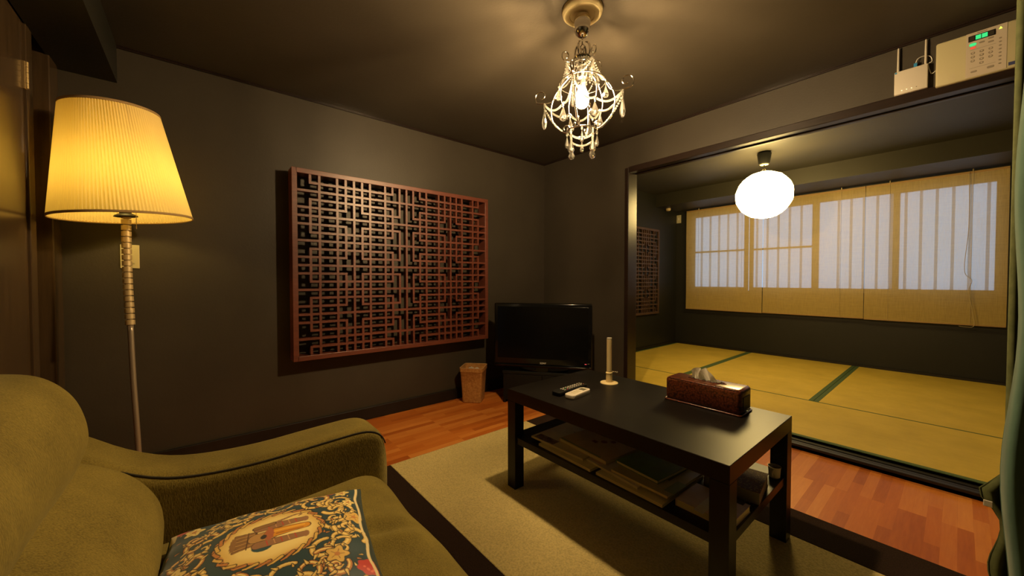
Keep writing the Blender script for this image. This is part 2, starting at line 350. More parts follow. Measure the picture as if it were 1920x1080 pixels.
# ================================================================== tatami mats
def tatami(x0, x1, y0, y1, along_x, label):
    g = 'tatami mats in the adjoining room'
    r = thing('tatami_mat', ((x0+x1)/2, (y0+y1)/2, 0), label, 'tatami mat', g)
    b_ = B(); box(b_, x0+0.001, x1-0.001, y0+0.001, y1-0.001, 0.0, TZ-0.0015, 0.003); to_obj('mat_body', b_, M_TATAMI, r)
    e = 0.032
    for s in (0, 1):
        b_ = B()
        if along_x:
            a, c = (y0+0.001, y0+e) if s == 0 else (y1-e, y1-0.001)
            if s == 1: a = y1-0.016
            box(b_, x0+0.001, x1-0.001, a, c, 0.004, TZ, 0.002)
        else:
            a, c = (x0+0.001, x0+e) if s == 0 else (x1-e, x1-0.001)
            box(b_, a, c, y0+0.001, y1-0.001, 0.004, TZ, 0.002)
        h = to_obj('cloth_edging', b_, M_HERI, r); h['label'] = 'green cloth edging'
tatami(-0.04, 1.02, 0.10, 1.0, True, 'short tatami mat just inside the opening, left end, mostly behind the coffee table')
tatami(1.02, 3.03, 0.10, 1.0, True, 'long tatami mat running along the threshold of the opening')
tatami(-0.04, 0.95, 1.0, 2.86, False, 'tatami mat in the back left corner under the small lattice screen')
tatami(0.95, 1.995, 1.0, 2.86, False, 'middle tatami mat of the back row under the blinds')
tatami(1.995, 3.03, 1.0, 2.86, False, 'tatami mat in the back right corner of the adjoining room')

# ================================================================== blinds
def blind(x0, x1, z0, z1, hooks, y, label):
    r = thing('paper_blind', ((x0+x1)/2, y, z1), label, 'blind', 'roman paper blinds on the window')
    bm = B(); nx, nz = 28, 40
    V = [[bm.verts.new((x0+(x1-x0)*i/nx, y+0.004*math.sin(i*0.5+z1)*math.sin(j*0.16), z0+(z1-z0)*j/nz)) for i in range(nx+1)] for j in range(nz+1)]
    for j in range(nz):
        for i in range(nx): bm.faces.new((V[j][i], V[j][i+1], V[j+1][i+1], V[j+1][i]))
    to_obj('blind_cloth', bm, M_BLIND, r, True)
    b_ = B(); box(b_, x0, x1, y-0.002, y+0.016, z1-0.012, z1+0.008, 0.002); to_obj('head_rail', b_, M_BLIND_RAIL, r)
    b_ = B(); box(b_, x0, x1, y-0.003, y+0.009, z0-0.006, z0+0.006, 0.002); to_obj('bottom_rail', b_, M_BLIND_RAIL, r)
    for hx in hooks:
        b_ = B(); tube(b_, [(hx, y-0.006, z1+0.02), (hx, y-0.006, z0-0.004)], 0.0012, 5); to_obj('lift_cord', b_, M_CORD2, r)
        b_ = B(); lathe(b_, [(0.005, 0), (0.006, 0.004), (0.006, 0.018), (0.003, 0.024)], 10, T(hx, y-0.004, z1+0.006)); to_obj('hook', b_, M_BRASSH, r)
    return r
M_BLIND_RAIL = mk('blind_slat', (0.33,0.20,0.07), 0.6); M_CORD2 = mk('tan_cord', (0.45,0.35,0.18), 0.7); M_BRASSH = mk('aged_brass', (0.35,0.28,0.16), 0.4, 0.8)
blind(0.135, 1.105, 0.585, 2.0, (0.31, 0.87), 2.80, 'leftmost paper blind, a thin gap between it and the next one')
blind(1.11, 2.055, 0.588, 2.0, (1.277, 1.86), 2.806, 'middle paper blind, partly behind the round lantern')
bl = blind(2.06, 2.99, 0.583, 2.0, (2.242, 2.785), 2.80, 'rightmost paper blind with a looped pull cord, beside the green curtain')
b_ = B(); tube(b_, spline([(2.76,2.79,2.0),(2.765,2.785,1.5),(2.745,2.78,1.1),(2.79,2.775,1.0),(2.775,2.775,0.9),(2.80,2.775,0.7),(2.81,2.775,0.58),(2.76,2.77,0.565),(2.72,2.77,0.57)], 8), 0.002, 5); to_obj('pull_cord', b_, M_CORD2, bl, True)

# ================================================================== rug
rug = thing('rug', (1.9, -1.45, 0), 'beige carpet rug with dark brown end bands under the coffee table', 'rug')
RX0, RX1 = 0.775, 3.3
def rug_piece(name, y0, y1, m):
    b_ = B(); box(b_, RX0, RX1, y0, y1, 0.0, 0.009, 0.003); return to_obj(name, b_, m, rug)
rug_piece('pile_field', -1.925, -0.945, M_RUG)
x = rug_piece('end_band', -0.945, -0.735, M_RUGD); x['label'] = 'dark brown band'
x = rug_piece('end_band', -2.14, -1.925, M_RUGD); x['label'] = 'dark brown band'

# ================================================================== coffee table
TT = 0.48; RZ0 = 0.009
ct = thing('coffee_table', (1.825, -1.266, RZ0), 'black-brown rectangular coffee table with a lower shelf of magazines', 'coffee table')
tx0, tx1, ty0, ty1 = 1.334, 2.316, -1.568, -0.963
b_ = B(); box(b_, tx0, tx1, ty0, ty1, TT-0.055, TT, 0.0015, 1); to_obj('tabletop', b_, M_TABLE, ct)
lw = 0.055
for (a, c) in ((tx0, ty0), (tx1-lw, ty0), (tx0, ty1-lw), (tx1-lw, ty1-lw)):
    b_ = B(); box(b_, a, a+lw, c, c+lw, RZ0, TT-0.055, 0.0012, 1); to_obj('leg', b_, M_TABLE, ct)
SZ = 0.258; 
b_ = B(); box(b_, tx0+lw, tx1-lw, ty0+0.008, ty1-0.008, SZ-0.03, SZ, 0.001, 1)
box(b_, tx0+0.008, tx0+lw, ty0+lw, ty1-lw, SZ-0.03, SZ, 0.001, 1); box(b_, tx1-lw, tx1-0.008, ty0+lw, ty1-lw, SZ-0.03, SZ, 0.001, 1)
to_obj('shelf', b_, M_TABLE, ct)

# ------------------------------------------------ magazines and books on the shelf
M_PAGE = noisy('page_block', (0.80,0.70,0.42), (0.66,0.56,0.32), 6, 0.8, 0.1, 0.001, (1,1,300))
def cover(name, c1, c2, sc=5): return noisy(name, c1, c2, sc, 0.35, 0, lo=0.42, hi=0.58)
def rectM(cx, cy, z, a): return T(cx, cy, z) @ RZ(math.radians(a))
def mag(name, cx, cy, z, L, Wd, h, ang, col, label, art=(), cat='magazine', pg=None):
    r = thing(name, (cx, cy, z), label, cat, 'reading matter on the table shelf')
    M = rectM(cx, cy, z, ang)
    b_ = B(); box(b_, -L/2+0.003, L/2-0.002, -Wd/2+0.002, Wd/2-0.002, 0.0012, h-0.0012, M=M); to_obj('pages', b_, pg or M_PAGE, r)
    b_ = B(); box(b_, -L/2, L/2, -Wd/2, Wd/2, 0, 0.0012, M=M); box(b_, -L/2, L/2, -Wd/2, Wd/2, h-0.0012, h, M=M)
    box(b_, -L/2, -L/2+0.0025, -Wd/2, Wd/2, 0.0012, h-0.0012, M=M); to_obj('cover', b_, col, r)
    for (nm, ax, ay, bx_, by_, m, lab) in art:
        b_ = B()
        if nm == 'dot':
            prism(b_, [(ax+bx_*math.cos(k*PI/12), ay+by_*math.sin(k*PI/12)) for k in range(24)], h, h+0.0004, M)
        else: box(b_, ax, bx_, ay, by_, h, h+0.0004, M=M)
        p = to_obj('cover_print', b_, m, r); p['label'] = lab
    return r
C_TAN = cover('tan_cover', (0.62,0.42,0.20), (0.70,0.50,0.28)); C_CRM = cover('cream_cover', (0.72,0.62,0.40), (0.80,0.70,0.50))
C_GRN = cover('green_cover', (0.085,0.20,0.045), (0.12,0.27,0.065)); C_BGE = cover('beige_cover', (0.58,0.50,0.25), (0.68,0.58,0.32))
C_PNK = cover('pale_pink_cover', (0.66,0.45,0.36), (0.75,0.55,0.45), 9); C_YEL = cover('pale_yellow_cover', (0.80,0.70,0.34), (0.86,0.78,0.44))
C_BRN = cover('brown_photo_cover', (0.12,0.05,0.03), (0.30,0.20,0.14), 30); C_RED = mk('brick_red_print', (0.30,0.08,0.045), 0.5); C_GRY = mk('grey_print', (0.22,0.21,0.18), 0.5)
C_LGN = cover('light_green_print', (0.26,0.32,0.12), (0.32,0.38,0.18)); C_DRK = mk('dark_print', (0.05,0.035,0.03), 0.5); C_WHT = cover('white_cover', (0.82,0.74,0.60), (0.74,0.64,0.50), 12)
C_NOVEL = noisy('gold_speckled_leather', (0.15,0.055,0.020), (0.70,0.46,0.12), 150, 0.6, 0.4, 0.002, lo=0.58, hi=0.64, spec=0.15)
mag('magazine', 1.672, -1.405, SZ, 0.295, 0.28, 0.010, -2, C_YEL, 'yellow-edged magazine lying lowest under the tan one, beside the left leg')
mag('magazine', 1.60, -1.385, SZ+0.0105, 0.30, 0.27, 0.008, 1, C_CRM, 'cream magazine with a dark photo strip at the left end of the shelf',
    [('r', -0.135, -0.13, -0.02, -0.085, C_BRN, 'dark photo strip'), ('r', -0.02, 0.02, 0.02, 0.024, C_GRY, 'grey print'), ('r', -0.05, 0.045, 0.03, 0.049, C_GRY, 'grey print')])
mag('magazine', 1.72, -1.365, SZ+0.019, 0.27, 0.225, 0.014, -5, C_TAN, 'tan magazine with red round spots on its cover',
    [('dot', 0.01, 0.02, 0.014, 0.014, C_RED, 'brick red spot'), ('dot', 0.035, 0.05, 0.012, 0.012, C_RED, 'brick red spot'), ('r', -0.03, -0.02, -0.005, 0.0, C_RED, 'brick red mark'), ('r', -0.13, -0.108, 0.1, -0.10, C_LGN, 'green strip')])
mag('magazine', 1.978, -1.40, SZ, 0.27, 0.30, 0.010, -1, C_YEL, 'pale yellow magazine under the green book in the middle')
mag('magazine', 1.90, -1.40, SZ+0.0105, 0.25, 0.24, 0.008, -7, C_WHT, 'whitish magazine with a dark triangle picture, between the tan and green covers',
    [('r', -0.10, 0.01, -0.05, 0.07, C_DRK, 'dark picture'), ('r', -0.115, -0.11, -0.06, -0.06, C_PNK, 'pink print')])
mag('magazine', 2.005, -1.385, SZ+0.019, 0.225, 0.27, 0.010, -2, C_BGE, 'beige magazine with faint grey lettering, under the right of the green book',
    [('r', 0.03, -0.06, 0.045, 0.10, C_GRY, 'faint grey print'), ('r', 0.058, -0.04, 0.066, 0.08, C_GRY, 'faint grey print'), ('r', 0.085, -0.11, 0.12, -0.02, C_LGN, 'pale green print')])
mag('book', 1.975, -1.355, SZ+0.0295, 0.185, 0.235, 0.012, -6, C_GRN, 'dark green book in the middle of the shelf', cat='book')
mag('magazine', 2.216, -1.430, SZ, 0.170, 0.15, 0.022, -1, C_PNK, 'pale pink catalogue behind the right front leg', [('r', -0.02, -0.09, 0.01, 0.09, C_WHT, 'pale stripe'), ('r', 0.035, 0.055, 0.07, 0.09, C_DRK, 'dark square')])
mag('book', 2.215, -1.225, SZ, 0.17, 0.17, 0.042, 8, C_NOVEL, 'thick book with a gold-speckled brown cover at the right end of the shelf', cat='book', pg=C_GRY)
cg = thing('cup', (2.262, -1.055, SZ), 'small pale cup by the rear right table leg, beside the gold-speckled book', 'cup')
b_ = B(); lathe(b_, [(0.015,0.0),(0.018,0.003),(0.020,0.036),(0.022,0.042),(0.020,0.042),(0.018,0.006)], 24, T(2.283,-1.045,SZ)); to_obj('cup_body', b_, M_WHITE, cg, 'auto')
b_ = B(); tube(b_, [(2.283, -1.063-0.012*math.sin(a), SZ+0.022+0.012*math.cos(a)) for a in [k*PI/8 for k in range(9)]], 0.003, 8); to_obj('handle', b_, M_WHITE, cg, True)

# ------------------------------------------------ tissue box cover
def leather():
    m = mk('embossed_brown_leather', (0.2,0.05,0.02), 0.28, spec=0.6, coat=0.3); t, b = nt(m)
    mp = coords(t, (1,1,1)); v = t.nodes.new('ShaderNodeTexVoronoi'); v.inputs['Scale'].default_value = 130; t.links.new(mp.outputs[0], v.inputs['Vector'])
    r = ramp(t, v.outputs['Distance'], [(0.0,(0.21,0.052,0.018)),(0.55,(0.11,0.026,0.010)),(0.8,(0.035,0.010,0.006))]); t.links.new(r.outputs[0], b.inputs['Base Color'])
    bump(t, b, v.outputs['Distance'], -0.5, 0.002); return m
M_LEATH = leather()
tis = thing('tissue_box', (2.05, -1.075, TT), 'brown embossed leather tissue box cover with a white tissue poking out', 'tissue box')
MT = T(2.047, -1.076, TT) @ RZ(math.radians(0.5))
b_ = B()
box(b_, -0.148, 0.148, -0.060, 0.060, 0.004, 0.100, 0.014, 4, MT)
to_obj('cover', b_, M_LEATH, tis, 'auto')
b_ = B(); tube(b_, [MT @ Vector((x, y, 0.004)) for x, y in rrect(0, 0, 0.150, 0.062, 0.01)], 0.0035, 6, closed=True); to_obj('base_piping', b_, M_LEATH, tis, True)
b_ = B(); prism(b_, [(0.075*math.cos(k*PI/16), 0.017*math.sin(k*PI/16)) for k in range(32)], 0.0995, 0.1006, MT); to_obj('slot', b_, M_BLACK, tis)
b_ = B(); tube(b_, [MT @ Vector((0.075*math.cos(k*PI/16), 0.018*math.sin(k*PI/16), 0.101)) for k in range(32)], 0.0022, 6, closed=True); sl = to_obj('slot_piping', b_, M_LEATH, tis, True)
b_ = B(); box(b_, 0.148, 0.1505, -0.035, 0.035, 0.02, 0.07, 0.0008, M=MT); x = to_obj('end_flap', b_, mk('dull_dark_leather', (0.05,0.04,0.03), 0.5), tis)
b_ = B()
for sy in (-1, 1): tube(b_, [MT @ Vector((x, sy*0.0565, 0.0965)) for x in np.linspace(-0.136, 0.136, 40)], [0.0013+0.0009*(k % 2) for k in range(40)], 6)
to_obj('edge_stitching', b_, M_LEATH, tis, True)
M_TISS, _, _, _ = translucent('tissue_paper', (0.80,0.76,0.66), (0.7,0.66,0.55), 0.35)
b_ = B(); rnd = random.Random(3); nx, nz = 26, 12; V = []
for j in range(nz+1):
    row = []; v = j/nz
    for i in range(nx+1):
        u = i/nx; hgt = 0.046*(0.55+0.45*math.sin(PI*u)**0.5)*(1-0.9*max(0, u-0.42)) + 0.012*math.sin(u*11+1)
        px = -0.062+0.112*u+v*0.014*math.sin(u*9); py = 0.012*math.sin(u*14)*(0.4+v)+0.007*math.sin(u*31+v*3)-v*0.004
        row.append(b_.verts.new(MT @ Vector((px, py, 0.099+v*hgt))))
    V.append(row)
for j in range(nz):
    for i in range(nx): b_.faces.new((V[j][i], V[j][i+1], V[j+1][i+1], V[j+1][i]))
to_obj('tissue', b_, M_TISS, tis, True)

# ------------------------------------------------ tube on a disc
ts = thing('tube_stand', (1.592, -1.118, TT), 'slim cream upright tube on a round flat foot with a small side lever', 'stand')
Mx = T(1.592, -1.118, TT)
b_ = B(); lathe(b_, [(0.043,0),(0.044,0.002),(0.043,0.005),(0.018,0.007)], 40, Mx); to_obj('foot', b_, M_IVORY, ts, 'auto')
b_ = B(); lathe(b_, [(0.0155,0.006),(0.0155,0.050),(0.0168,0.051),(0.0168,0.055),(0.0155,0.056)], 28, Mx); to_obj('holder', b_, M_IVORY, ts, 'auto')
b_ = B(); lathe(b_, [(0.0125,0.056),(0.0125,0.222),(0.0115,0.223)], 28, Mx); to_obj('tube', b_, M_IVORY, ts, 'auto')
b_ = B(); lathe(b_, [(0.0122,0.223),(0.0122,0.229),(0.011,0.2305)], 28, Mx); to_obj('cap', b_, M_WHITE, ts, 'auto')
b_ = B(); tube(b_, [Mx @ Vector(p) for p in ((0.009,0.011,0.060),(0.018,0.021,0.058),(0.026,0.031,0.056))], 0.0022, 8); ball(b_, Mx @ Vector((0.026,0.031,0.056)), 0.0045, 2); to_obj('lever', b_, M_CHROME, ts, True)

# ------------------------------------------------ remotes
def remote_path(L, Wd, r): return rrect(0, 0, L/2, Wd/2, r, 6)
def slab(bm, outline, z0, z1, M, bev=0.003):
    n = len(outline); c = Vector((sum(p[0] for p in outline)/n, sum(p[1] for p in outline)/n))
    def sc(k): return [((p[0]-c.x)*(1-k/0.05)+c.x, (p[1]-c.y)*(1-k/0.03)+c.y) for p in outline]
    L = [(z0, sc(0.002)), (z0+bev, outline), (z1-bev, outline), (z1-bev*0.3, sc(0.0008)), (z1, sc(0.0025))]
    loft(bm, [[M @ Vector((x, y, z)) for x, y in o] for z, o in L])
MR = T(1.556, -1.372, TT) @ RZ(math.radians(94))
rb_ = thing('remote_control', (1.556,-1.37,TT), 'black television remote with rows of small pale keys', 'remote control')
b_ = B(); slab(b_, remote_path(0.215, 0.050, 0.012), 0.0, 0.019, MR); to_obj('body', b_, M_MBLACK, rb_, 'auto')
for i in range(9):
    for j in range(3):
        m = M_WHITE
        if (i, j) in ((8, 0),): m = C_RED
        if i == 1: m = (mk('red_key',(0.5,0.05,0.07),0.5), mk('green_key',(0.04,0.3,0.08),0.5), M_WHITE)[j]
        b_ = B(); box(b_, -0.058+i*0.0175, -0.049+i*0.0175, -0.0145+j*0.0115, -0.0095+j*0.0115, 0.0185, 0.0205, 0.0008, M=MR); to_obj('key', b_, m, rb_)
MR2 = T(1.622, -1.395, TT) @ RZ(math.radians(98))
rw = thing('remote_control', (1.622,-1.395,TT), 'white air-conditioner remote with a small grey display', 'remote control')
b_ = B(); slab(b_, remote_path(0.150, 0.052, 0.018), 0.0, 0.019, MR2); to_obj('body', b_, M_WHITE, rw, 'auto')
b_ = B(); box(b_, 0.026, 0.056, -0.014, 0.014, 0.0187, 0.0196, 0.0003, M=MR2); x = to_obj('display', b_, mk('lcd_grey',(0.16,0.15,0.10),0.25), rw); x['label'] = 'grey display'
for i in range(3):
    b_ = B(); box(b_, -0.04+i*0.02, -0.03+i*0.02, -0.012, 0.012, 0.0187, 0.0196, 0.0004, M=MR2); to_obj('key', b_, M_CREAM, rw)

# ================================================================== waste bin, papers
wb = thing('waste_bin', (0.125, -0.955, 0), 'square brown woven waste bin against the left wall', 'waste bin')
M_BIN = noisy('coarse_brown_paper_weave', (0.34,0.15,0.035), (0.50,0.25,0.065), 60, 0.8, 0.7, 0.003)
MB_ = T(0.135, -0.955, 0) @ RZ(math.radians(42))
b_ = B(); s0, s1 = 0.078, 0.095; H_ = 0.285
def sq(s, z, r=0.018): return [MB_ @ Vector((x, y, z)) for x, y in rrect(0, 0, s, s, r, 4)]
loft(b_, [sq(s0-0.004, 0.001), sq(s0, 0.006), sq((s0+s1)/2-0.002, H_*0.5), sq(s1-0.003, H_-0.035), sq(s1+0.001, H_-0.03), sq(s1+0.002, H_), sq(s1-0.005, H_), sq(s1-0.008, H_-0.04), sq(s0-0.008, 0.012)])
to_obj('basket', b_, M_BIN, wb, 'auto')
b_ = B(); tube(b_, sq(s1+0.001, H_+0.001), 0.003, 6, closed=True); to_obj('rim', b_, mk('pale_brown_rim', (0.45,0.28,0.12), 0.6), wb, True)
for k, (dx, dy) in enumerate(((0.02, 0.02), (-0.03, 0.035), (0.045, -0.02))):
    b_ = B(); ball(b_, MB_ @ Vector((dx, dy, H_-0.045)), 0.028, 3)
    for v in b_.verts: v.co += Vector((random.uniform(-1,1), random.uniform(-1,1), random.uniform(-1,1)))*0.004
    tag(to_obj('crumpled_paper', b_, M_WHITE), ('middle', 'left', 'right')[k]+' pale crumpled paper scrap of the three inside the brown waste bin', 'paper', 'scraps in the waste bin')
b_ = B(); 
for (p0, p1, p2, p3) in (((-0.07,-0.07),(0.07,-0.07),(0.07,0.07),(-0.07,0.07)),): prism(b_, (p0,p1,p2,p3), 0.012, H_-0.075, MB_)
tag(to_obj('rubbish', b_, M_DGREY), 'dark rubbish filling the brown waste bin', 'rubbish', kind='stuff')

# ================================================================== television on its stand
MTV = T(0.585, -0.60, 0) @ RZ(math.radians(37))      # local x = width, -y = towards the viewer
st = thing('tv_stand', (0.585, -0.60, 0), 'low black television stand in the corner behind the coffee table', 'tv stand')
b_ = B(); box(b_, -0.325, 0.325, -0.012, 0.285, 0.240, 0.262, 0.002, M=MTV); to_obj('top_board', b_, M_MBLACK, st)
for s_ in (-0.32, 0.30): b_ = B(); box(b_, s_, s_+0.02, -0.005, 0.28, 0.0, 0.24, 0.001, M=MTV); to_obj('side_panel', b_, M_MBLACK, st)
b_ = B(); box(b_, -0.30, 0.30, 0.0, 0.27, 0.02, 0.04, M=MTV); to_obj('floor_board', b_, M_MBLACK, st)
for s_ in (-0.30, 0.002):
    b_ = B(); box(b_, s_, s_+0.298, -0.008, 0.004, 0.025, 0.236, 0.001, M=MTV); dr = to_obj('cabinet_front', b_, M_MBLACK, st)
b_ = B(); box(b_, -0.30, 0.30, 0.27, 0.28, 0.04, 0.24, M=MTV); to_obj('back_panel', b_, M_MBLACK, st)
tv = thing('television', (0.585, -0.60, 0.262), 'black flat television with a dark screen, standing in the corner of the room', 'television')
b_ = B(); box(b_, -0.392, 0.392, -0.02, 0.05, 0.300, 0.815, 0.010, 3, MTV); to_obj('housing', b_, M_GBLACK, tv, 'auto')
b_ = B(); box(b_, -0.362, 0.362, -0.0225, -0.0195, 0.372, 0.788, 0.001, M=MTV); to_obj('screen', b_, M_SCREEN, tv)
b_ = B(); tube(b_, [MTV @ Vector((x, -0.026-0.010*math.cos(x/0.39*PI/2), 0.318)) for x in np.linspace(-0.385, 0.385, 17)], 0.0055, 8); to_obj('lower_lip', b_, M_GBLACK, tv, True)
b_ = B(); prism(b_, [(0.2*math.cos(k*PI/16), 0.085+0.085*math.sin(k*PI/16)) for k in range(32)], 0.262, 0.274, MTV); box(b_, -0.05, 0.05, 0.0, 0.03, 0.274, 0.302, M=MTV); to_obj('foot', b_, M_GBLACK, tv)
text_mesh('maker_lettering', 'SONY', 0.019, MTV @ T(0.01, -0.0205, 0.338) @ Matrix.Rotation(PI/2, 4, 'X'), mk('silver_print', (0.75,0.72,0.62), 0.4), tv)
b_ = B(); box(b_, 0.335, 0.350, -0.0215, -0.0195, 0.345, 0.349, M=MTV); x = to_obj('standby_light', b_, M_LED_RED, tv); x['label'] = 'red standby light'
b_ = B(); box(b_, 0.357, 0.372, -0.0215, -0.0195, 0.350, 0.353, M=MTV); to_obj('indicator_light', b_, M_NICKEL, tv)


# ================================================================== lattice panels
def lattice(name, axis_x, yc, zc, u, v, nx_half, label, group, mat, bw=0.0145, dep=0.042, side='full'):
    r = thing(name, (axis_x, yc, zc), label, 'lattice panel', group)
    h = bw/2; x0, x1 = axis_x-dep, axis_x
    W2, H2 = 13.5*u, 11*v
    fr = B(); fw = 0.03; xf = 0.02 if axis_x > 0.05 else x0-0.004
    box(fr, xf, x1+0.003, yc-W2-fw*0.75, yc-W2+fw*0.25, zc-H2-fw, zc+H2+fw, 0.002); box(fr, xf, x1+0.003, yc+W2-fw*0.25, yc+W2+fw*0.75, zc-H2-fw, zc+H2+fw, 0.002)
    box(fr, xf, x1+0.003, yc-W2, yc+W2, zc+H2, zc+H2+fw, 0.002); box(fr, xf, x1+0.003, yc-W2, yc+W2, zc-H2-fw, zc-H2, 0.002)
    to_obj('frame', fr, mat, r)
    rows = lambda k: zc+H2-k*v
    def vbar(c, r0, r1, bm):
        y = yc+c*u; za = rows(r0)+(h if r0 > 0 else 0); zb = rows(r1)-(h if r1 < 22 else 0)
        box(bm, x0, x1, y-h, y+h, zb, za)
    def hbar(k, c0, c1, bm):
        z = rows(k); ya = yc+c0*u-(h if abs(c0) < 13.5 else 0); yb = yc+c1*u+(h if abs(c1) < 13.5 else 0)
        box(bm, x0+0.001, x1-0.001, ya, yb, z-h, z+h)
    full = (0, 3, 5, 7, 9, 11)
    for c in sorted(set([s*c for c in full for s in (-1, 1)])):
        b_ = B(); vbar(c, 0, 22, b_); to_obj('upright_slat', b_, mat, r)
    A = [(0,1),(3,7),(9,13),(15,19),(21,22)]; Bp = [(0,4),(6,10),(12,16),(18,22)]
    for s in (-1, 1):
        for cs, segs in (((2, 12), A), ((1, 8, 6), Bp)):
            for cc_ in cs:
                for (a, c) in segs: bm = B(); vbar(s*cc_, a, c, bm); to_obj('short_slat', bm, mat, r)
    for k in range(1, 22):
        b_ = B(); m = k % 3; half = k % 6
        if m == 2:      # crosses everywhere
            hbar(k, -13.5, 13.5, b_)
        elif half in (1, 3):
            hbar(k, -12, -2, b_); hbar(k, 2, 12, b_)
        else:           # 0, 4 : reach the frame and columns 1, broken around column 7
            hbar(k, -13.5, -8, b_); hbar(k, -6, -1, b_); hbar(k, 1, 6, b_); hbar(k, 8, 13.5, b_)
        to_obj('cross_slat', b_, mat, r)
    for yy in (-0.9, 0.9):
        for zz in (-0.8, 0.8):
            b_ = B(); box(b_, 0.0 if axis_x > 0.05 else TX0, xf+0.006 if axis_x > 0.05 else x0+0.001, yc+yy/0.9*W2-0.012, yc+yy/0.9*W2+0.012, zc+zz*H2-0.012, zc+zz*H2+0.012); to_obj('wall_spacer', b_, M_BLACK, r)
    return r
lattice('lattice_panel', 0.12, -1.5295, 1.0933, 0.0527, 0.0513, 0, 'large red-brown fretwork lattice panel hung on the left wall above the waste bin', 'wooden lattice panels', M_LATT)
lattice('lattice_panel', -0.02, 1.63, 1.12, 0.0490, 0.0510, 0, 'dim red lattice panel on the left wall of the tatami room', 'wooden lattice panels', M_LATT2, dep=0.018)

# ================================================================== floor lamp
LX, LY = 0.333, -2.945
fl = thing('floor_lamp', (0.375, -2.93, 0), 'tall floor lamp with a cream pleated shade and metal gooseneck pole', 'floor lamp')
b_ = B(); lathe(b_, [(0.12,0),(0.125,0.004),(0.122,0.014),(0.10,0.020),(0.02,0.026),(0.014,0.04)], 40, T(0.388,-2.915,0)); to_obj('base', b_, M_NICKEL, fl, 'auto')
P = spline([(0.388,-2.915,0.03),(0.384,-2.917,0.25),(0.363,-2.930,0.55),(0.352,-2.937,0.80)], 6)
b_ = B(); tube(b_, P, 0.0105, 16); to_obj('pole', b_, M_NICKEL, fl, True)
P = spline([(0.352,-2.937,0.80),(0.343,-2.942,0.95),(0.336,-2.945,1.10),(0.333,-2.945,1.30)], 12)
b_ = B(); pp = []; rr = []
Pn = [Vector(p) for p in P]
L_ = [0]
for a, c in zip(Pn, Pn[1:]): L_.append(L_[-1]+(c-a).length)
def at_len(s):
    for i in range(len(L_)-1):
        if s <= L_[i+1]: return Pn[i].lerp(Pn[i+1], (s-L_[i])/(L_[i+1]-L_[i]))
    return Pn[-1]
nseg = 19; sl_ = L_[-1]/nseg
for i in range(nseg):
    for f, r in ((0.02,0.0095),(0.05,0.0165),(0.84,0.0165),(0.90,0.0095)): pp.append(at_len((i+f)*sl_)); rr.append(r)
tube(b_, pp, rr, 20); to_obj('flexible_neck', b_, M_NICKEL2 if 'M_NICKEL2' in globals() else mk('warm_nickel_rings', (0.50,0.38,0.20), 0.42, 0.35), fl, 'auto')
# shade: pleated cone, tilted a little
SB, ST_ = 1.277, 1.735; RB, RT = 0.224, 0.152
tilt = Matrix.Rotation(math.radians(-4.5), 4, Vector((-0.995, -0.10, 0)))
MS = T(LX, LY, SB) @ tilt
NP = 120; b_ = B(); rings = []
for j in range(9):
    v = j/8; R = RB+(RT-RB)*v; z = (ST_-SB)*v; ring = []
    for i in range(NP*4):
        a = 2*PI*i/(NP*4); k = i % 4; dr = (-0.0010, 0.0036, 0.0044, 0.0000)[k]
        ring.append(b_.verts.new(MS @ Vector(((R+dr)*math.cos(a), (R+dr)*math.sin(a), z))))
    rings.append(ring)
for a, c in zip(rings, rings[1:]):
    n = len(a)
    for i in range(n): b_.faces.new((a[i], a[(i+1)%n], c[(i+1)%n], c[i]))
to_obj('lamp_shade', b_, M_SHADE, fl, True)
for nm, R, z in (('lower_trim', RB+0.002, 0.0), ('upper_trim', RT+0.002, ST_-SB)):
    b_ = B(); prf = [(R, z-0.004), (R+0.0035, z-0.004), (R+0.0030, z+0.006), (R-0.0005, z+0.006)]
    rn = [[MS @ Vector((r*math.cos(2*PI*i/96), r*math.sin(2*PI*i/96), zz)) for r, zz in prf] for i in range(97)]
    loft(b_, rn, False); to_obj(nm, b_, M_SHADE_IN, fl, True)
b_ = B(); lathe(b_, [(0.034,0.004),(0.040,0.006),(0.036,0.012),(0.02,0.02),(0.018,0.09),(0.014,0.10)], 32, MS); to_obj('socket', b_, M_MBLACK, fl, 'auto')
b_ = B(); prism(b_, [((RT-0.001)*math.cos(k*PI/24), (RT-0.001)*math.sin(k*PI/24)) for k in range(48)], ST_-SB-0.004, ST_-SB-0.001, MS); to_obj('added_uplight_stop', b_, M_SHADE_IN, fl)  # added disc, unseen from below, keeps lamp light off the ceiling
b_ = B(); lathe(b_, [(0.012,0.10),(0.016,0.12),(0.030,0.15),(0.034,0.175),(0.028,0.20),(0.012,0.212)], 24, MS); to_obj('bulb', b_, M_BULB2, fl, True)
b_ = B()
for k in range(3):
    a = k*2*PI/3+0.4; tube(b_, [MS @ Vector((0.018*math.cos(a),0.018*math.sin(a),0.085)), MS @ Vector((RB*0.5*math.cos(a),RB*0.5*math.sin(a),0.30)), MS @ Vector(((RT-0.001)*math.cos(a),(RT-0.001)*math.sin(a),ST_-SB-0.004))], 0.0015, 6)
to_obj('shade_spider', b_, M_NICKEL, fl, True)
b_ = B(); cx_, cy_ = LX+0.045*0.64, LY+0.045*0.77
for i in range(16): ball(b_, (cx_, cy_, SB+0.02-i*0.0045), 0.0022, 1)
to_obj('pull_chain', b_, M_BRASSH, fl, True)

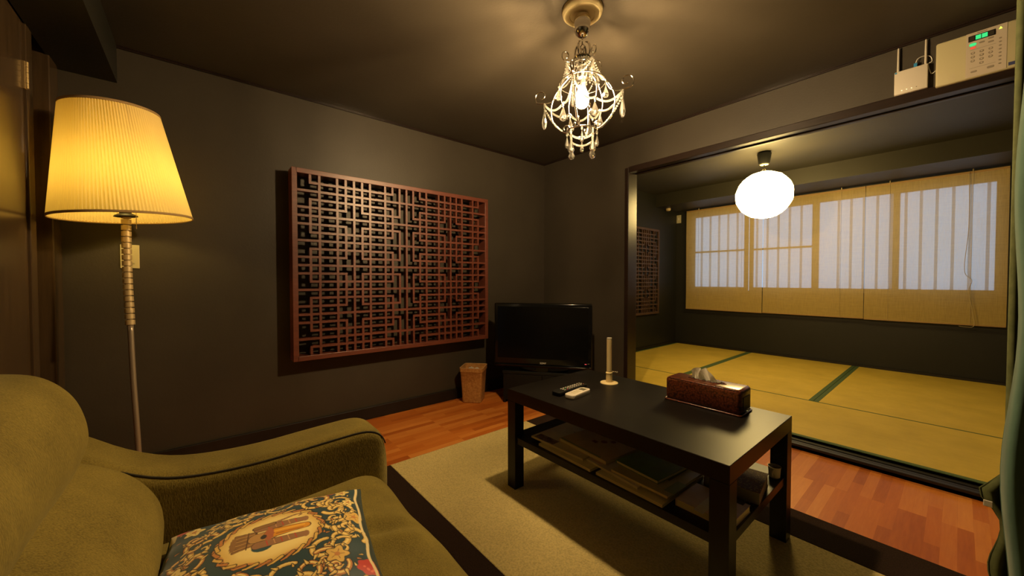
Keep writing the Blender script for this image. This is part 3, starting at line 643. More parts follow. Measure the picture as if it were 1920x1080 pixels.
# wall outlet plates
sw = thing('wall_switch', (0.0, -2.968, 1.12), 'beige wall switch plate behind the floor lamp pole', 'wall switch')
b_ = B(); box(b_, 0.0, 0.006, -3.003, -2.933, 1.06, 1.18, 0.002); to_obj('plate', b_, M_CREAM, sw)
b_ = B(); box(b_, 0.006, 0.010, -2.985, -2.950, 1.085, 1.155, 0.001); to_obj('rocker', b_, M_CREAM, sw)
so = thing('wall_switch', (-0.03, TY1, 1.92), 'small cream plate on the window wall, left of the blinds', 'wall switch')
b_ = B(); box(b_, -0.052, 0.016, TY1-0.007, TY1, 1.86, 1.98, 0.002); to_obj('plate', b_, mk('aged_cream_plastic',(0.42,0.38,0.24),0.5), so)
b_ = B(); box(b_, -0.03, -0.006, TY1-0.011, TY1-0.007, 1.90, 1.94, 0.002); to_obj('socket_face', b_, M_WHITE, so)
sn = thing('ceiling_sensor', (0.06, 2.6, 2.03), 'little round cream sensor under the soffit in the back corner', 'sensor')
b_ = B(); lathe(b_, [(0.034,0.0),(0.034,-0.018),(0.026,-0.032),(0.010,-0.036)], 24, T(-0.02+0.03, 2.50, 2.03)); to_obj('sensor_body', b_, mk('tan_plastic',(0.45,0.34,0.18),0.5), sn, 'auto')

# ================================================================== router and alarm panel on the lintel wall
rt_ = thing('wifi_router', (2.55, -0.001, 1.975), 'white wireless router with two antennas on the wall above the opening', 'router')
b_ = B(); box(b_, 2.494, 2.607, -0.028, 0.0, 1.918, 2.033, 0.004, 3); to_obj('case', b_, M_WHITE, rt_, 'auto')
for xa in (2.506, 2.598):
    b_ = B(); lathe(b_, [(0.0045,0),(0.0045,0.012),(0.0042,0.014),(0.0045,0.016),(0.0036,0.118),(0.0025,0.122)], 16, T(xa, -0.014, 2.030)); to_obj('antenna', b_, M_WHITE, rt_, 'auto')
for i in range(4):
    b_ = B(); lathe(b_, [(0.0022,0),(0.0022,0.001)], 10, T(2.521+i*0.0165, -0.028, 1.935+i*0.0) @ Matrix.Rotation(PI/2, 4, 'X')); x = to_obj('status_light', b_, M_LEDW if i < 3 else M_GREYK, rt_)
    x['label'] = 'lit status light' if i < 3 else 'unlit status light'
b_ = B(); box(b_, 2.530, 2.566, -0.0285, -0.028, 1.983, 1.987); to_obj('faint_logo', b_, mk('pale_grey_print', (0.55,0.5,0.42), 0.6), rt_)
b_ = B(); box(b_, 2.496, 2.503, -0.0286, -0.028, 2.022, 2.030, 0.0002); x = to_obj('corner_mark', b_, M_BLUE, rt_); x['label'] = 'blue corner mark'
cb_ = thing('network_cable', (2.565, -0.014, 2.033), 'thin white network cable with a blue plug looping out of the router', 'cable')
b_ = B(); box(b_, 2.559, 2.571, -0.021, -0.009, 2.0335, 2.052, 0.001); to_obj('plug', b_, M_BLUE, cb_)
b_ = B(); tube(b_, spline([(2.565,-0.014,2.052),(2.572,-0.013,2.072),(2.590,-0.004,2.080),(2.612,-0.004,2.070),(2.618,-0.004,2.045),(2.606,-0.004,2.035),(2.612,-0.004,2.0),(2.618,-0.004,1.985),(2.632,-0.004,1.995)], 8), 0.0018, 8); to_obj('cord', b_, M_CORD, cb_, True)
al = thing('alarm_panel', (2.745, 0, 2.0), 'beige wall-mounted security keypad with green and red lit buttons', 'alarm panel')
AX0, AX1, AZ0, AZ1 = 2.631, 2.875, 1.905, 2.106
b_ = B(); box(b_, AX0, AX1, -0.032, 0.0, AZ0, AZ1, 0.007, 3); to_obj('case', b_, M_CREAM, al, 'auto')
M_PLATE = mk('taupe_panel', (0.50,0.43,0.33), 0.45); M_DIM = mk('taupe_dimple', (0.26,0.22,0.16), 0.5)
FX0, FX1 = 2.721, 2.833
b_ = B(); box(b_, FX0, FX1, -0.0335, -0.032, AZ0+0.004, AZ1-0.002); to_obj('face_plate', b_, M_PLATE, al)
def fx(px): return 2.72+(px-1811)*0.00145
def ax(bm, px0, px1, f0, f1, y0=-0.0350, y1=-0.0335): box(bm, fx(px0), fx(px1), y0, y1, AZ1-(AZ1-AZ0)*f1, AZ1-(AZ1-AZ0)*f0, 0.0002)
b_ = B(); ax(b_, 1816, 1868, 0.075, 0.20); to_obj('display', b_, mk('black_display', (0.01,0.01,0.008), 0.3), al)
for a, c, m, lb in ((1818.5,1828,M_DGREY,None),(1830,1840.5,M_LEDG,'green lit display cell'),(1842,1853,M_LEDG,'green lit display cell'),(1855,1865,M_DGREY,None)):
    b_ = B(); ax(b_, a, c, 0.092, 0.183, -0.0356, -0.0350); x = to_obj('display_cell', b_, m, al)
    if lb: x['label'] = lb
def pill(px, f, hw, hh, m, nm='key', lab=None, z=0.0012):
    b_ = B(); cx = fx(px); cz = AZ1-(AZ1-AZ0)*f
    loft(b_, [[Vector((cx+x, y, cz+zz)) for x, zz in rrect(0,0,hw*k,hh*k,min(hw,hh)*0.95*k,4)] for y, k in ((-0.0335,1.0),(-0.0335-z,0.9))])
    x = to_obj(nm, b_, m, al)
    if lab: x['label'] = lab
pill(1825, 0.27, 0.0105, 0.0065, M_LEDG, 'lit_key', 'green lit key'); pill(1825.5, 0.345, 0.0085, 0.0048, M_LEDR, 'lit_key', 'red lit key')
pill(1842.5, 0.27, 0.008, 0.0035, M_DIM); pill(1859.5, 0.235, 0.008, 0.0035, M_DIM); pill(1859.5, 0.315, 0.008, 0.0035, M_DIM)
for rI, f in enumerate((0.46, 0.545, 0.63)):
    for px in (1825.5, 1842.5, 1859.5): pill(px, f, 0.0062, 0.0052, M_DIM, 'number_key'); 
pill(1842.5, 0.715, 0.0062, 0.0052, M_DIM, 'number_key')
for px, f in [(p, f) for f in (0.46,0.545,0.63) for p in (1825.5,1842.5,1859.5)]+[(1842.5,0.715)]: pill(px, f, 0.0032, 0.0026, M_PLATE, 'key_centre', None, 0.0018)
pill(1828, 0.87, 0.009, 0.0042, M_DIM); pill(1860, 0.86, 0.010, 0.0050, M_DIM)
b_ = B(); ax(b_, 1819, 1869, 0.385, 0.39, -0.0338); ax(b_, 1819, 1869, 0.785, 0.79, -0.0338); to_obj('dividing_line', b_, M_GREYK, al)
b_ = B(); ax(b_, 1833, 1852, 0.035, 0.05, -0.0338); to_obj('faint_lettering', b_, M_GREYK, al)
b_ = B(); prism(b_, [(-0.005,-0.004),(0.005,-0.004),(0,0.006)], 0, 0.0012, T(fx(1877), -0.0335, AZ1-0.018) @ Matrix.Rotation(PI/2, 4, 'X')); x = to_obj('warning_light', b_, M_LEDY, al); x['label'] = 'yellow-green triangle light'
for i in range(8): pill(1877, 0.30+i*0.077, 0.0040, 0.0030, M_DIM, 'side_key')
b_ = B(); box(b_, 2.838, 2.872, -0.0325, -0.0319, AZ0+0.012, AZ0+0.026); x = to_obj('sticker', b_, mk('navy_sticker',(0.04,0.05,0.14),0.5), al); x['label'] = 'navy sticker'
b_ = B(); 
for i in range(7):
    zz = 1.917+i*0.0042; hw = 0.011*math.sqrt(max(0.05, 1-((i-3)/3.6)**2)); box(b_, 2.683-hw, 2.683+hw, -0.0325, -0.0319, zz, zz+0.0018)
to_obj('speaker_grille', b_, mk('tan_slots',(0.50,0.44,0.29),0.6), al)

# ================================================================== curtain at the right edge
cu = thing('curtain', (2.95, -1.2, 2.1), 'teal green curtain hanging at the right edge of the room', 'curtain')
def drape(name, path, z0, z1, m, amp, flare=None, nz=40, sm=True):
    bm = B(); V = []
    P = spline(path, 14); n = len(P)
    for j in range(nz+1):
        v = j/nz; z = z1+(z0-z1)*v; row = []
        for i, p in enumerate(P):
            s = i/(n-1); w_ = math.sin(s*38+0.8*math.sin(v*3))*amp*(0.5+0.8*v); w2 = math.cos(s*38)*amp*0.5
            dx = flare(s, z) if flare else 0
            row.append(bm.verts.new((p.x+w2*0.3+dx, p.y+w_, z)))
        V.append(row)
    for j in range(nz):
        for i in range(n-1): bm.faces.new((V[j][i], V[j][i+1], V[j+1][i+1], V[j+1][i]))
    o = to_obj(name, bm, m, cu, sm); md = o.modifiers.new('thick', 'SOLIDIFY'); md.thickness = 0.003
    return o
def fl1(s, z): return -0.010*math.exp(-((z-0.55)/0.22)**2)*(1-s) + 0.006*math.sin(z*9)*(1-s)
drape('teal_panel', [(2.803,-1.22,0),(2.86,-1.24,0),(2.95,-1.20,0),(3.05,-1.25,0),(3.15,-1.22,0)], 0.02, 2.12, M_CURT, 0.018, fl1)
def fl2(s, z):
    return (-0.040*math.exp(-((z-0.455)/0.040)**2) - 0.022*math.exp(-((z-0.27)/0.07)**2))*(1-s)**2
drape('olive_lining', [(2.797,-1.16,0),(2.85,-1.15,0),(2.95,-1.12,0),(3.08,-1.15,0)], 0.02, 2.12, M_CURT2, 0.008, fl2, 90)
b_ = B(); box(b_, 2.767, 2.782, -1.185, -1.181, 0.430, 0.445, 0.001); x = to_obj('care_tag', b_, M_WHITE, cu); x['label'] = 'pale tag'
b_ = B(); tube(b_, [(2.80,-1.19,2.135),(XR,-1.19,2.135)], 0.010, 12); to_obj('rod', b_, M_TRIM, cu)
b_ = B()
for x_ in (2.86, 3.2, 3.5): box(b_, x_-0.006, x_+0.006, -1.196, -1.184, 2.135, CZ)
to_obj('rod_bracket', b_, M_TRIM, cu)

# ================================================================== sofa
sofa = thing('sofa', (2.3, -2.7, 0), 'olive green fabric sofa with a rounded backrest and swooping arm in the foreground', 'sofa')
def lp(pts, n=6): return pts
# arm
def arm(xi, xo, nm):
    S = [(-3.13,0.73),(-3.05,0.735),(-2.97,0.715),(-2.90,0.665),(-2.83,0.612),(-2.76,0.577),(-2.68,0.562),(-2.58,0.558),(-2.48,0.563),(-2.40,0.567),(-2.345,0.568),(-2.31,0.560),(-2.285,0.540),(-2.272,0.505),(-2.266,0.46)]
    S = [(p.x, p.y) for p in spline([(a, c, 0) for a, c in S], 3)]
    loops = []
    sgn = 1 if xi > xo else -1; wd = abs(xi-xo)
    for i, (y, zt) in enumerate(S):
        g = max(0.0, (y+2.30)/0.034); g = min(1, g); ins = 0.020*g*g
        xa = xo+sgn*ins; xb = xi-sgn*ins; zb = 0.10; r = min(0.032, (zt-zb)/2.2)
        L = []
        for k in range(6):
            a = PI/2*k/5; L.append(Vector((xb-sgn*r+sgn*r*math.sin(a), y, zt-r+r*math.cos(a))))
        L.append(Vector((xb, y, (zt+zb)/2))); L.append(Vector((xb, y, zb))); L.append(Vector((xa, y, zb))); L.append(Vector((xa, y, (zt+zb)/2)))
        for k in range(6):
            a = PI/2*(5-k)/5; L.append(Vector((xa+sgn*r-sgn*r*math.sin(a), y, zt-r+r*math.cos(a))))
        loops.append(L)
    b_ = B(); loft(b_, loops); o = to_obj('armrest', b_, M_SOFA, sofa, 'auto')
    b_ = B(); tube(b_, [(xi-sgn*0.009, y, zt-0.0085) for y, zt in S if -2.83 < y < -2.275], 0.0022, 6); p = to_obj('seam_piping', b_, M_PIPE, o, True)
arm(1.625, 1.475, 'l'); arm(3.10, 3.25, 'r')
# seat cushion: displaced grid box
def seat():
    x0, x1, y0, y1, zt, zb = 1.585, 3.095, -2.86, -2.285, 0.425, 0.20
    nx, ny = 90, 46; bm = B(); rnd = random.Random(5)
    def top(u, v):
        x = x0+(x1-x0)*u; y = y0+(y1-y0)*v
        e = min(u*(x1-x0), (1-u)*(x1-x0), 0.12)/0.12; f = min(v*(y1-y0)+0.05, (1-v)*(y1-y0), 0.09)/0.09
        z = zt+0.020*(1-(1-e)**2)*(1-(1-min(1,f))**2)-0.02*(1-min(1, e*1.6))**2-0.030*(1-min(1, f))**3
        z += 0.004*math.sin(x*14+y*9)+0.003*math.sin(x*23-y*17)
        z -= 0.013*math.exp(-((x-1.90-0.45*(y+2.38))/0.022)**2-((y+2.40)/0.07)**2)
        z += 0.009*math.exp(-((x-1.94-0.45*(y+2.38))/0.03)**2-((y+2.40)/0.08)**2)
        return Vector((x, y, z))
    V = [[bm.verts.new(top(i/nx, j/ny)) for i in range(nx+1)] for j in range(ny+1)]
    for j in range(ny):
        for i in range(nx): bm.faces.new((V[j][i], V[j][i+1], V[j+1][i+1], V[j+1][i]))
    rim = [V[0][i] for i in range(nx+1)]+[V[j][nx] for j in range(1, ny+1)]+[V[ny][i] for i in range(nx-1, -1, -1)]+[V[j][0] for j in range(ny-1, 0, -1)]
    prev = rim; c = Vector(((x0+x1)/2, (y0+y1)/2, 0)); n = len(rim)
    for k, (dz, out) in enumerate(((0.012,0.008),(0.035,0.013),(0.12,0.012),(0.19,0.004),(0.20,-0.02))):
        cur = []
        for v0 in rim:
            d = Vector((0, 0, 0))
            if abs(v0.co.x-x0) < 1e-5: d.x = -1
            if abs(v0.co.x-x1) < 1e-5: d.x = 1
            if abs(v0.co.y-y0) < 1e-5: d.y = -1
            if abs(v0.co.y-y1) < 1e-5: d.y = 1
            cur.append(bm.verts.new((v0.co.x+d.x*out, v0.co.y+d.y*out, v0.co.z-dz)))
        for i in range(n): bm.faces.new((prev[(i+1)%n], prev[i], cur[i], cur[(i+1)%n]))
        prev = cur
    bm.faces.new(prev)
    bmesh.ops.recalc_face_normals(bm, faces=bm.faces[:])
    return to_obj('seat_cushion', bm, M_SOFA, sofa, True)
seat()
b_ = B(); box(b_, 1.62, 3.10, -3.12, -2.32, 0.09, 0.215, 0.01, 2); to_obj('seat_base', b_, M_SOFA, sofa)
for x_ in (1.55, 3.17):
    for y_ in (-3.05, -2.38):
        b_ = B(); lathe(b_, [(0.018,RZ0 if y_ > -2.2 else 0),(0.024,0.10)], 16, T(x_, y_, 0)); to_obj('leg', b_, M_TRIM, sofa, 'auto')
# backrest rolls, extruded along x with soft ends
def roll(nm, prof, x0, x1):
    P2 = [Vector((0, p[0], p[1])) for p in prof]; P2.append(P2[0]); S = spline(P2, 5)[:-1]
    c = Vector((0, sum(p.y for p in S)/len(S), sum(p.z for p in S)/len(S)))
    st_ = [(x0, 0.55), (x0+0.004, 0.72), (x0+0.012, 0.85), (x0+0.026, 0.94), (x0+0.045, 0.985), (x0+0.07, 1.0)]
    st_ += [(x0+0.07+(x1-x0-0.14)*k/24, 1.0+0.012*math.sin(k*1.1)) for k in range(1, 24)]
    st_ += [(x1-0.07, 1.0), (x1-0.03, 0.96), (x1-0.01, 0.85), (x1, 0.6)]
    loops = [[Vector((x, c.y+(p.y-c.y)*s, c.z+(p.z-c.z)*s)) for p in S] for x, s in st_]
    b_ = B(); loft(b_, loops); return to_obj(nm, b_, M_SOFA, sofa, True)
roll('head_roll', [(-2.878,0.650),(-2.868,0.690),(-2.874,0.740),(-2.892,0.785),(-2.925,0.820),(-2.968,0.834),(-3.03,0.836),(-3.09,0.81),(-3.14,0.75),(-3.15,0.66),(-3.12,0.59),(-3.00,0.565),(-2.93,0.60)], 1.585, 3.14)
roll('lumbar_cushion', [(-2.80,0.36),(-2.775,0.42),(-2.763,0.48),(-2.772,0.535),(-2.805,0.590),(-2.850,0.628),(-2.905,0.655),(-3.0,0.67),(-3.11,0.66),(-3.15,0.55),(-3.15,0.40),(-3.10,0.30),(-2.95,0.28),(-2.85,0.30)], 1.583, 3.14)

# ================================================================== printed cushion on the sofa
def pillow():
    # print raster: x to the right (=local +Y of the room, seen left to right), y down (= towards the camera)
    W, H = 620, 620
    img = np.zeros((H, W, 3)); teal = np.array((0.018, 0.050, 0.060)); img[:] = teal
    yy, xx = np.mgrid[0:H, 0:W].astype(float)
    gold = np.array((0.66,0.42,0.10)); cream = np.array((0.80,0.62,0.22)); dark = np.array((0.012,0.014,0.014)); brown = np.array((0.22,0.095,0.035)); rust = np.array((0.50,0.20,0.05)); red = np.array((0.50,0.04,0.03))
    def paint(mask, col, y0=0, x0=0):
        h, w_ = mask.shape; reg = img[y0:y0+h, x0:x0+w_]; reg[:] = reg*(1-mask[..., None])+np.array(col)*mask[..., None]
    def stroke(pts, rad, col, soft=1.2):
        pts = np.array(pts, float); rad = np.array(rad if hasattr(rad, '__len__') else [rad]*len(pts), float)
        for (p, q, ra, rb2) in zip(pts[:-1], pts[1:], rad[:-1], rad[1:]):
            R = max(ra, rb2)+2; x0 = int(max(0, min(p[0], q[0])-R)); x1 = int(min(W, max(p[0], q[0])+R+1)); y0 = int(max(0, min(p[1], q[1])-R)); y1 = int(min(H, max(p[1], q[1])+R+1))
            if x1 <= x0 or y1 <= y0: continue
            X = xx[y0:y1, x0:x1]; Y = yy[y0:y1, x0:x1]; d = q-p; L2 = max(1e-6, (d*d).sum())
            t_ = np.clip(((X-p[0])*d[0]+(Y-p[1])*d[1])/L2, 0, 1); D = np.hypot(X-p[0]-t_*d[0], Y-p[1]-t_*d[1])-(ra+(rb2-ra)*t_)
            paint(np.clip(0.5-D/soft, 0, 1), col, y0, x0)
    def outlined(pts, rad, col, hi=None):
        rad = list(rad) if hasattr(rad, '__len__') else [rad]*len(pts)
        stroke(pts, [r+2.6 for r in rad], dark); stroke(pts, rad, col)
        if hi is not None: stroke([(a-1, b-1.5) for a, b in pts], [r*0.42 for r in rad], hi)
    def blob(cx, cy, rx, ry, col, ang=0.0, n=0, amp=0.0, soft=2.0):
        R = int(max(rx, ry)*1.3+4); x0 = max(0, int(cx-R)); x1 = min(W, int(cx+R)); y0 = max(0, int(cy-R)); y1 = min(H, int(cy+R))
        if x1 <= x0 or y1 <= y0: return
        X = xx[y0:y1, x0:x1]-cx; Y = yy[y0:y1, x0:x1]-cy; c, s = math.cos(ang), math.sin(ang)
        U = (X*c+Y*s)/rx; V_ = (-X*s+Y*c)/ry; r = np.hypot(U, V_); th = np.arctan2(V_, U)
        d = (r-(1+amp*np.cos(n*th)))*min(rx, ry); paint(np.clip(0.5-d/soft, 0, 1), col, y0, x0)
    def scroll(cx, cy, r, a0, turns, wid, flip=1, tail=None):
        n = 34; pts = []; rads = []
        for k in range(n):
            t_ = k/(n-1); a = a0+flip*turns*2*PI*t_; rr_ = r*(1-0.86*t_); pts.append((cx+rr_*math.cos(a), cy+rr_*math.sin(a))); rads.append(wid*(0.35+0.65*math.sin(PI*min(1, 0.25+0.8*t_))))
        outlined(pts, rads, gold if random.random() < 0.6 else rust, cream)
        for k in (6, 12, 18):
            p = pts[k]; a = a0+flip*turns*2*PI*k/(n-1); outlined([p, (p[0]+wid*2.4*math.cos(a+0.6*flip), p[1]+wid*2.4*math.sin(a+0.6*flip))], [wid*0.7, 0.8], gold, cream)
    def flower(cx, cy, r, col=cream):
        blob(cx, cy, r*1.12, r*1.12, dark, 0, 5, 0.20); blob(cx, cy, r, r, col, 0, 5, 0.22); 
        for k in range(5): stroke([(cx, cy), (cx+r*0.7*math.cos(k*1.257), cy+r*0.7*math.sin(k*1.257))], 1.0, brown)
        blob(cx, cy, r*0.28, r*0.28, rust)
    rs = random.Random(11); random.seed(4)
    # tendrils ring around the medallion
    for k in range(46):
        a = k/46*2*PI; R = 1.0+0.30*((k*7) % 5)/4
        cx = 310+235*math.cos(a)*R*0.86; cy = 275+215*math.sin(a)*R*0.98
        scroll(cx, cy, rs.uniform(34, 56), rs.uniform(0, 6.28), rs.uniform(0.9, 1.3), rs.uniform(6, 10), rs.choice((-1, 1)))
    for k in range(22): scroll(rs.uniform(20, 600), rs.uniform(470, 610), rs.uniform(26, 48), rs.uniform(0, 6.28), 1.1, rs.uniform(5, 8), rs.choice((-1, 1)))
    for k in range(110):
        x_, y_ = rs.uniform(8, 612), rs.uniform(8, 612); a = rs.uniform(0, 6.28); outlined([(x_, y_), (x_+10*math.cos(a), y_+10*math.sin(a))], [3.2, 0.8], rs.choice((gold, rust, cream)))
    for (x_, y_, r) in ((70,60,26),(545,50,24),(180,40,20),(420,34,20),(55,300,30),(575,250,30),(565,150,20),(120,470,34),(500,440,30),(330,520,30),(60,560,30),(560,560,26),(230,590,24)): flower(x_, y_, r, cream if rs.random() < 0.6 else gold)
    for (x_, y_, r) in ((500,22,22),(30,22,24),(590,500,40),(20,450,30)):
        blob(x_, y_, r, r*0.8, red, 0.3, 7, 0.08)
        for k in range(8): blob(x_+rs.uniform(-r, r)*0.6, y_+rs.uniform(-r, r)*0.5, 4, 4, (0.75,0.16,0.10))
    MS_, MCX, MCY = 0.74, 312.0, 268.0
    def mt(p): return (MCX+(p[0]-300)*MS_, MCY+(p[1]-262)*MS_)
    def mstroke(pts, rad, col, soft=1.2): stroke([mt(p) for p in pts], [r*MS_ for r in rad] if hasattr(rad, '__len__') else rad*MS_, col, soft)
    def mblob(cx, cy, rx, ry, col, ang=0.0, n=0, amp=0.0, soft=2.0): blob(*mt((cx, cy)), rx*MS_, ry*MS_, col, ang, n, amp, soft)
    def moutlined(pts, rad, col, hi=None): outlined([mt(p) for p in pts], [r*MS_ for r in rad], col, hi)
    # medallion
    mc = (300, 262)
    for (s, col, am) in ((1.10, dark, 0.05), (1.07, rust, 0.05), (1.0, gold, 0.045), (0.90, cream, 0.03)):
        mblob(mc[0], mc[1], 196*s, 168*s, col, 0, 8, am, 3 if s > 0.95 else 34)
    mblob(mc[0]+30, mc[1]+40, 120, 90, (0.88,0.70,0.28), 0, 0, 0, 60)
    for k in range(28):
        a = k/28*2*PI; moutlined([(mc[0]+200*math.cos(a), mc[1]+172*math.sin(a)), (mc[0]+214*math.cos(a+0.16), mc[1]+190*math.sin(a+0.16)), (mc[0]+206*math.cos(a+0.24), mc[1]+196*math.sin(a+0.24))], [7, 5, 3], rust if k % 2 else gold, None)
    # sideways elephant with a howdah: up of the picture points left
    bw_ = (0.26,0.13,0.045); sk = (0.30,0.15,0.07); ol = (0.07,0.03,0.015)
    for q in range(9): mstroke([(158+q*0, 200+q*14), (236, 212+q*11)], 7, ol)
    for q in range(9): mstroke([(160, 202+q*14), (234, 213+q*11)], 5.2, (0.40,0.22,0.07) if q % 2 else bw_)
    mstroke([(206, 198), (206, 318)], 2.2, ol); mstroke([(236, 205), (236, 312)], 3, ol); mblob(152, 256, 12, 52, bw_, 0, 12, 0.08)
    mstroke([(240, 258), (300, 258)], 34, ol); mstroke([(240, 258), (300, 258)], 31, (0.45,0.25,0.08))
    mblob(266, 330, 40, 30, (0.02,0.07,0.09), 0.2)
    for (y_, c_) in ((190, sk), (312, sk)):
        mstroke([(250, y_), (330, y_+4), (430, y_+6)], [26, 24, 19], ol); mstroke([(250, y_), (330, y_+4), (430, y_+6)], [23, 21, 16], c_); mblob(438, y_+6, 14, 22, sk, 0)
        for q in range(5): mstroke([(280+q*28, y_-16), (288+q*28, y_+18)], 2.0, (0.55,0.30,0.12) if q % 2 else red)
    mstroke([(300, 250), (440, 252)], [34, 22], ol); mstroke([(300, 250), (438, 252)], [31, 19], (0.66,0.28,0.02)); mstroke([(310, 240), (430, 244)], 6, (0.80,0.42,0.05)); mstroke([(320, 262), (425, 264)], 5, (0.42,0.16,0.02))
    mblob(290, 250, 18, 46, (0.40,0.12,0.05), 0, 10, 0.08); mblob(268, 262, 12, 16, (0.03,0.03,0.03))
    hook = [(300, 172), (340, 158), (385, 142), (412, 138), (420, 148), (410, 156)]
    mstroke(hook, [9, 7, 5, 4.5, 4, 3], ol); mstroke(hook, [6.5, 4.6, 3, 2.5, 2, 1.5], (0.36,0.18,0.09)); mstroke([(232, 178), (300, 172)], 15, ol); mstroke([(234, 178), (298, 172)], 12, bw_)
    # side bands near left/right edge
    img2 = np.clip(img, 0, 1)
    # white flange strip along the right and left side
    wob = 4*np.sin(yy/26.0)
    m1 = np.clip((xx-(592+wob))/2, 0, 1)*np.clip(((604+wob)-xx)/2, 0, 1); img2 = img2*(1-m1[..., None])+np.array((0.72,0.58,0.30))*m1[..., None]
    m2_ = np.clip((xx-(604+wob))/2, 0, 1); img2 = img2*(1-m2_[..., None])+np.array((0.02,0.035,0.03))*m2_[..., None]
    m3 = np.clip(((16+wob)-xx)/2, 0, 1)*np.clip((70-yy)/3, 0, 1); img2 = img2*(1-m3[..., None])+np.array((0.72,0.58,0.25))*m3[..., None]
    # mesh
    nx = ny = 420; LX_, LY_ = 0.37, 0.345          # LX_: towards camera side, LY_: left-right
    u = np.linspace(0, 1, nx+1); v = np.linspace(0, 1, ny+1); U, V2 = np.meshgrid(u, v)       # U left-right, V2 down
    e = (np.clip(1-np.abs(2*U-1)**2.6, 0, 1)*np.clip(1-np.abs(2*V2-1)**2.6, 0, 1))**0.5
    z = 0.004+0.046*e+0.0025*np.sin(U*21+V2*6)*e*(1-e)*2+0.002*np.sin(V2*33)*(1-e)
    pin = 0.030
    a_ = (U-0.5)*LY_*(1-pin*2*(1-(2*V2-1)**2)*0+0.0)*(1-0.05*(1-np.abs(2*V2-1))*0); b2 = (V2-0.5)*LX_
    a_ = a_+0.010*np.sign(U-0.5)*(np.abs(2*V2-1)**3)*np.abs(2*U-1); b2 = b2+0.010*np.sign(V2-0.5)*(np.abs(2*U-1)**3)*np.abs(2*V2-1)
    # local: +Y room = left-right to the right ; +X room = down
    n = (nx+1)*(ny+1)
    topv = np.stack([b2.ravel(), a_.ravel(), z.ravel()], 1)
    botv = np.stack([b2.ravel(), a_.ravel(), -z.ravel()*0.45], 1)
    k = 10; bu = np.arange(0, nx+1, k)
    idx = np.arange(n).reshape(ny+1, nx+1)
    f = np.stack([idx[:-1, :-1], idx[1:, :-1], idx[1:, 1:], idx[:-1, 1:]], -1).reshape(-1, 4)
    me = bpy.data.meshes.new('cushion'); me.from_pydata(topv.tolist(), [], f.tolist()); me.update()
    ca = me.color_attributes.new('print', 'FLOAT_COLOR', 'POINT')
    ix = np.clip((U*(W-1)), 0, W-1).astype(int).ravel(); iy = np.clip((V2*(H-1)), 0, H-1).astype(int).ravel()
    cc = np.concatenate([img2[iy, ix], np.ones((n, 1))], 1).astype(np.float32); ca.data.foreach_set('color', cc.ravel())
    m = mk('printed_satin_cloth', (0.2,0.2,0.2), 0.5, spec=0.35, sheen=0.2); t, b = nt(m)
    at_ = t.nodes.new('ShaderNodeAttribute'); at_.attribute_name = 'print'; t.links.new(at_.outputs['Color'], b.inputs['Base Color'])
    Mw = T(1.905, -2.605, 0.462) @ RZ(math.radians(-10)) @ Matrix.Rotation(math.radians(0), 4, 'Y')
    root = thing('cushion', (1.905, -2.605, 0.45), 'square cushion printed with a golden elephant medallion on dark blue, lying on the sofa seat', 'cushion')
    me.transform(Mw); me_obj('printed_front', me, m, root, True)
    bb = idx[::k, ::k]; sub = botv[bb.ravel()]; q = bb.shape[0]; id2 = np.arange(q*q).reshape(q, q)
    f2 = np.stack([id2[:-1, :-1], id2[:-1, 1:], id2[1:, 1:], id2[1:, :-1]], -1).reshape(-1, 4)
    me2 = bpy.data.meshes.new('cushion_back'); me2.from_pydata(sub.tolist(), [], f2.tolist()); me2.update(); me2.transform(Mw)
    me_obj('plain_back', me2, mk('dark_green_backing', (0.02,0.035,0.03), 0.7), root, True)
    rimi = list(idx[0, ::k])+list(idx[::k, -1][1:])+list(idx[-1, ::k][::-1][1:])+list(idx[::k, 0][::-1][1:-1])
    b_ = B(); tube(b_, [Mw @ Vector((topv[i][0], topv[i][1], 0.001)) for i in rimi], 0.003, 6, closed=True); to_obj('edge_piping', b_, mk('dark_green_piping', (0.02,0.04,0.035), 0.7), root, True)
pillow()

# ================================================================== paper lantern
LC = Vector((1.524, 1.386, 1.80))
pl = thing('paper_lantern', (LC.x, LC.y, TCZ), 'round white paper lantern glowing under the ceiling of the tatami room', 'pendant lamp')
b_ = B(); rnd = random.Random(2); nr, nn = 15, 20; prev = None; R0, H0 = 0.232, 0.218
rings = []
for j in range(nr+1):
    a = PI*(j+0.35)/(nr+0.7); ring = []
    for i in range(nn):
        th = 2*PI*(i+(j % 2)*0.5)/nn; r = R0*math.sin(a)*(1+rnd.uniform(-0.018, 0.018)); ring.append(b_.verts.new((LC.x+r*math.cos(th), LC.y+r*math.sin(th), LC.z+H0*math.cos(a)+rnd.uniform(-0.003, 0.003))))
    rings.append(ring)
for j in range(nr):
    for i in range(nn):
        a, c = rings[j], rings[j+1]
        if j % 2 == 0: b_.faces.new((a[i], c[i], a[(i+1)%nn])); b_.faces.new((c[i], c[(i+1)%nn], a[(i+1)%nn]))
        else: b_.faces.new((a[i], c[i], c[(i+1)%nn])); b_.faces.new((a[i], c[(i+1)%nn], a[(i+1)%nn]))
b_.faces.new(rings[0]); b_.faces.new(rings[-1][::-1])
to_obj('paper_shade', b_, M_PAPER, pl)
b_ = B(); lathe(b_, [(0.050,0.0),(0.050,-0.012),(0.058,-0.014),(0.046,-0.10),(0.040,-0.112)], 28, T(LC.x, LC.y, TCZ)); to_obj('ceiling_cup', b_, M_MBLACK, pl, 'auto')
b_ = B(); lathe(b_, [(0.034,-0.112),(0.034,-0.118),(0.02,-0.120)], 24, T(LC.x, LC.y, TCZ)); to_obj('cup_plug', b_, M_CREAM, pl, 'auto')
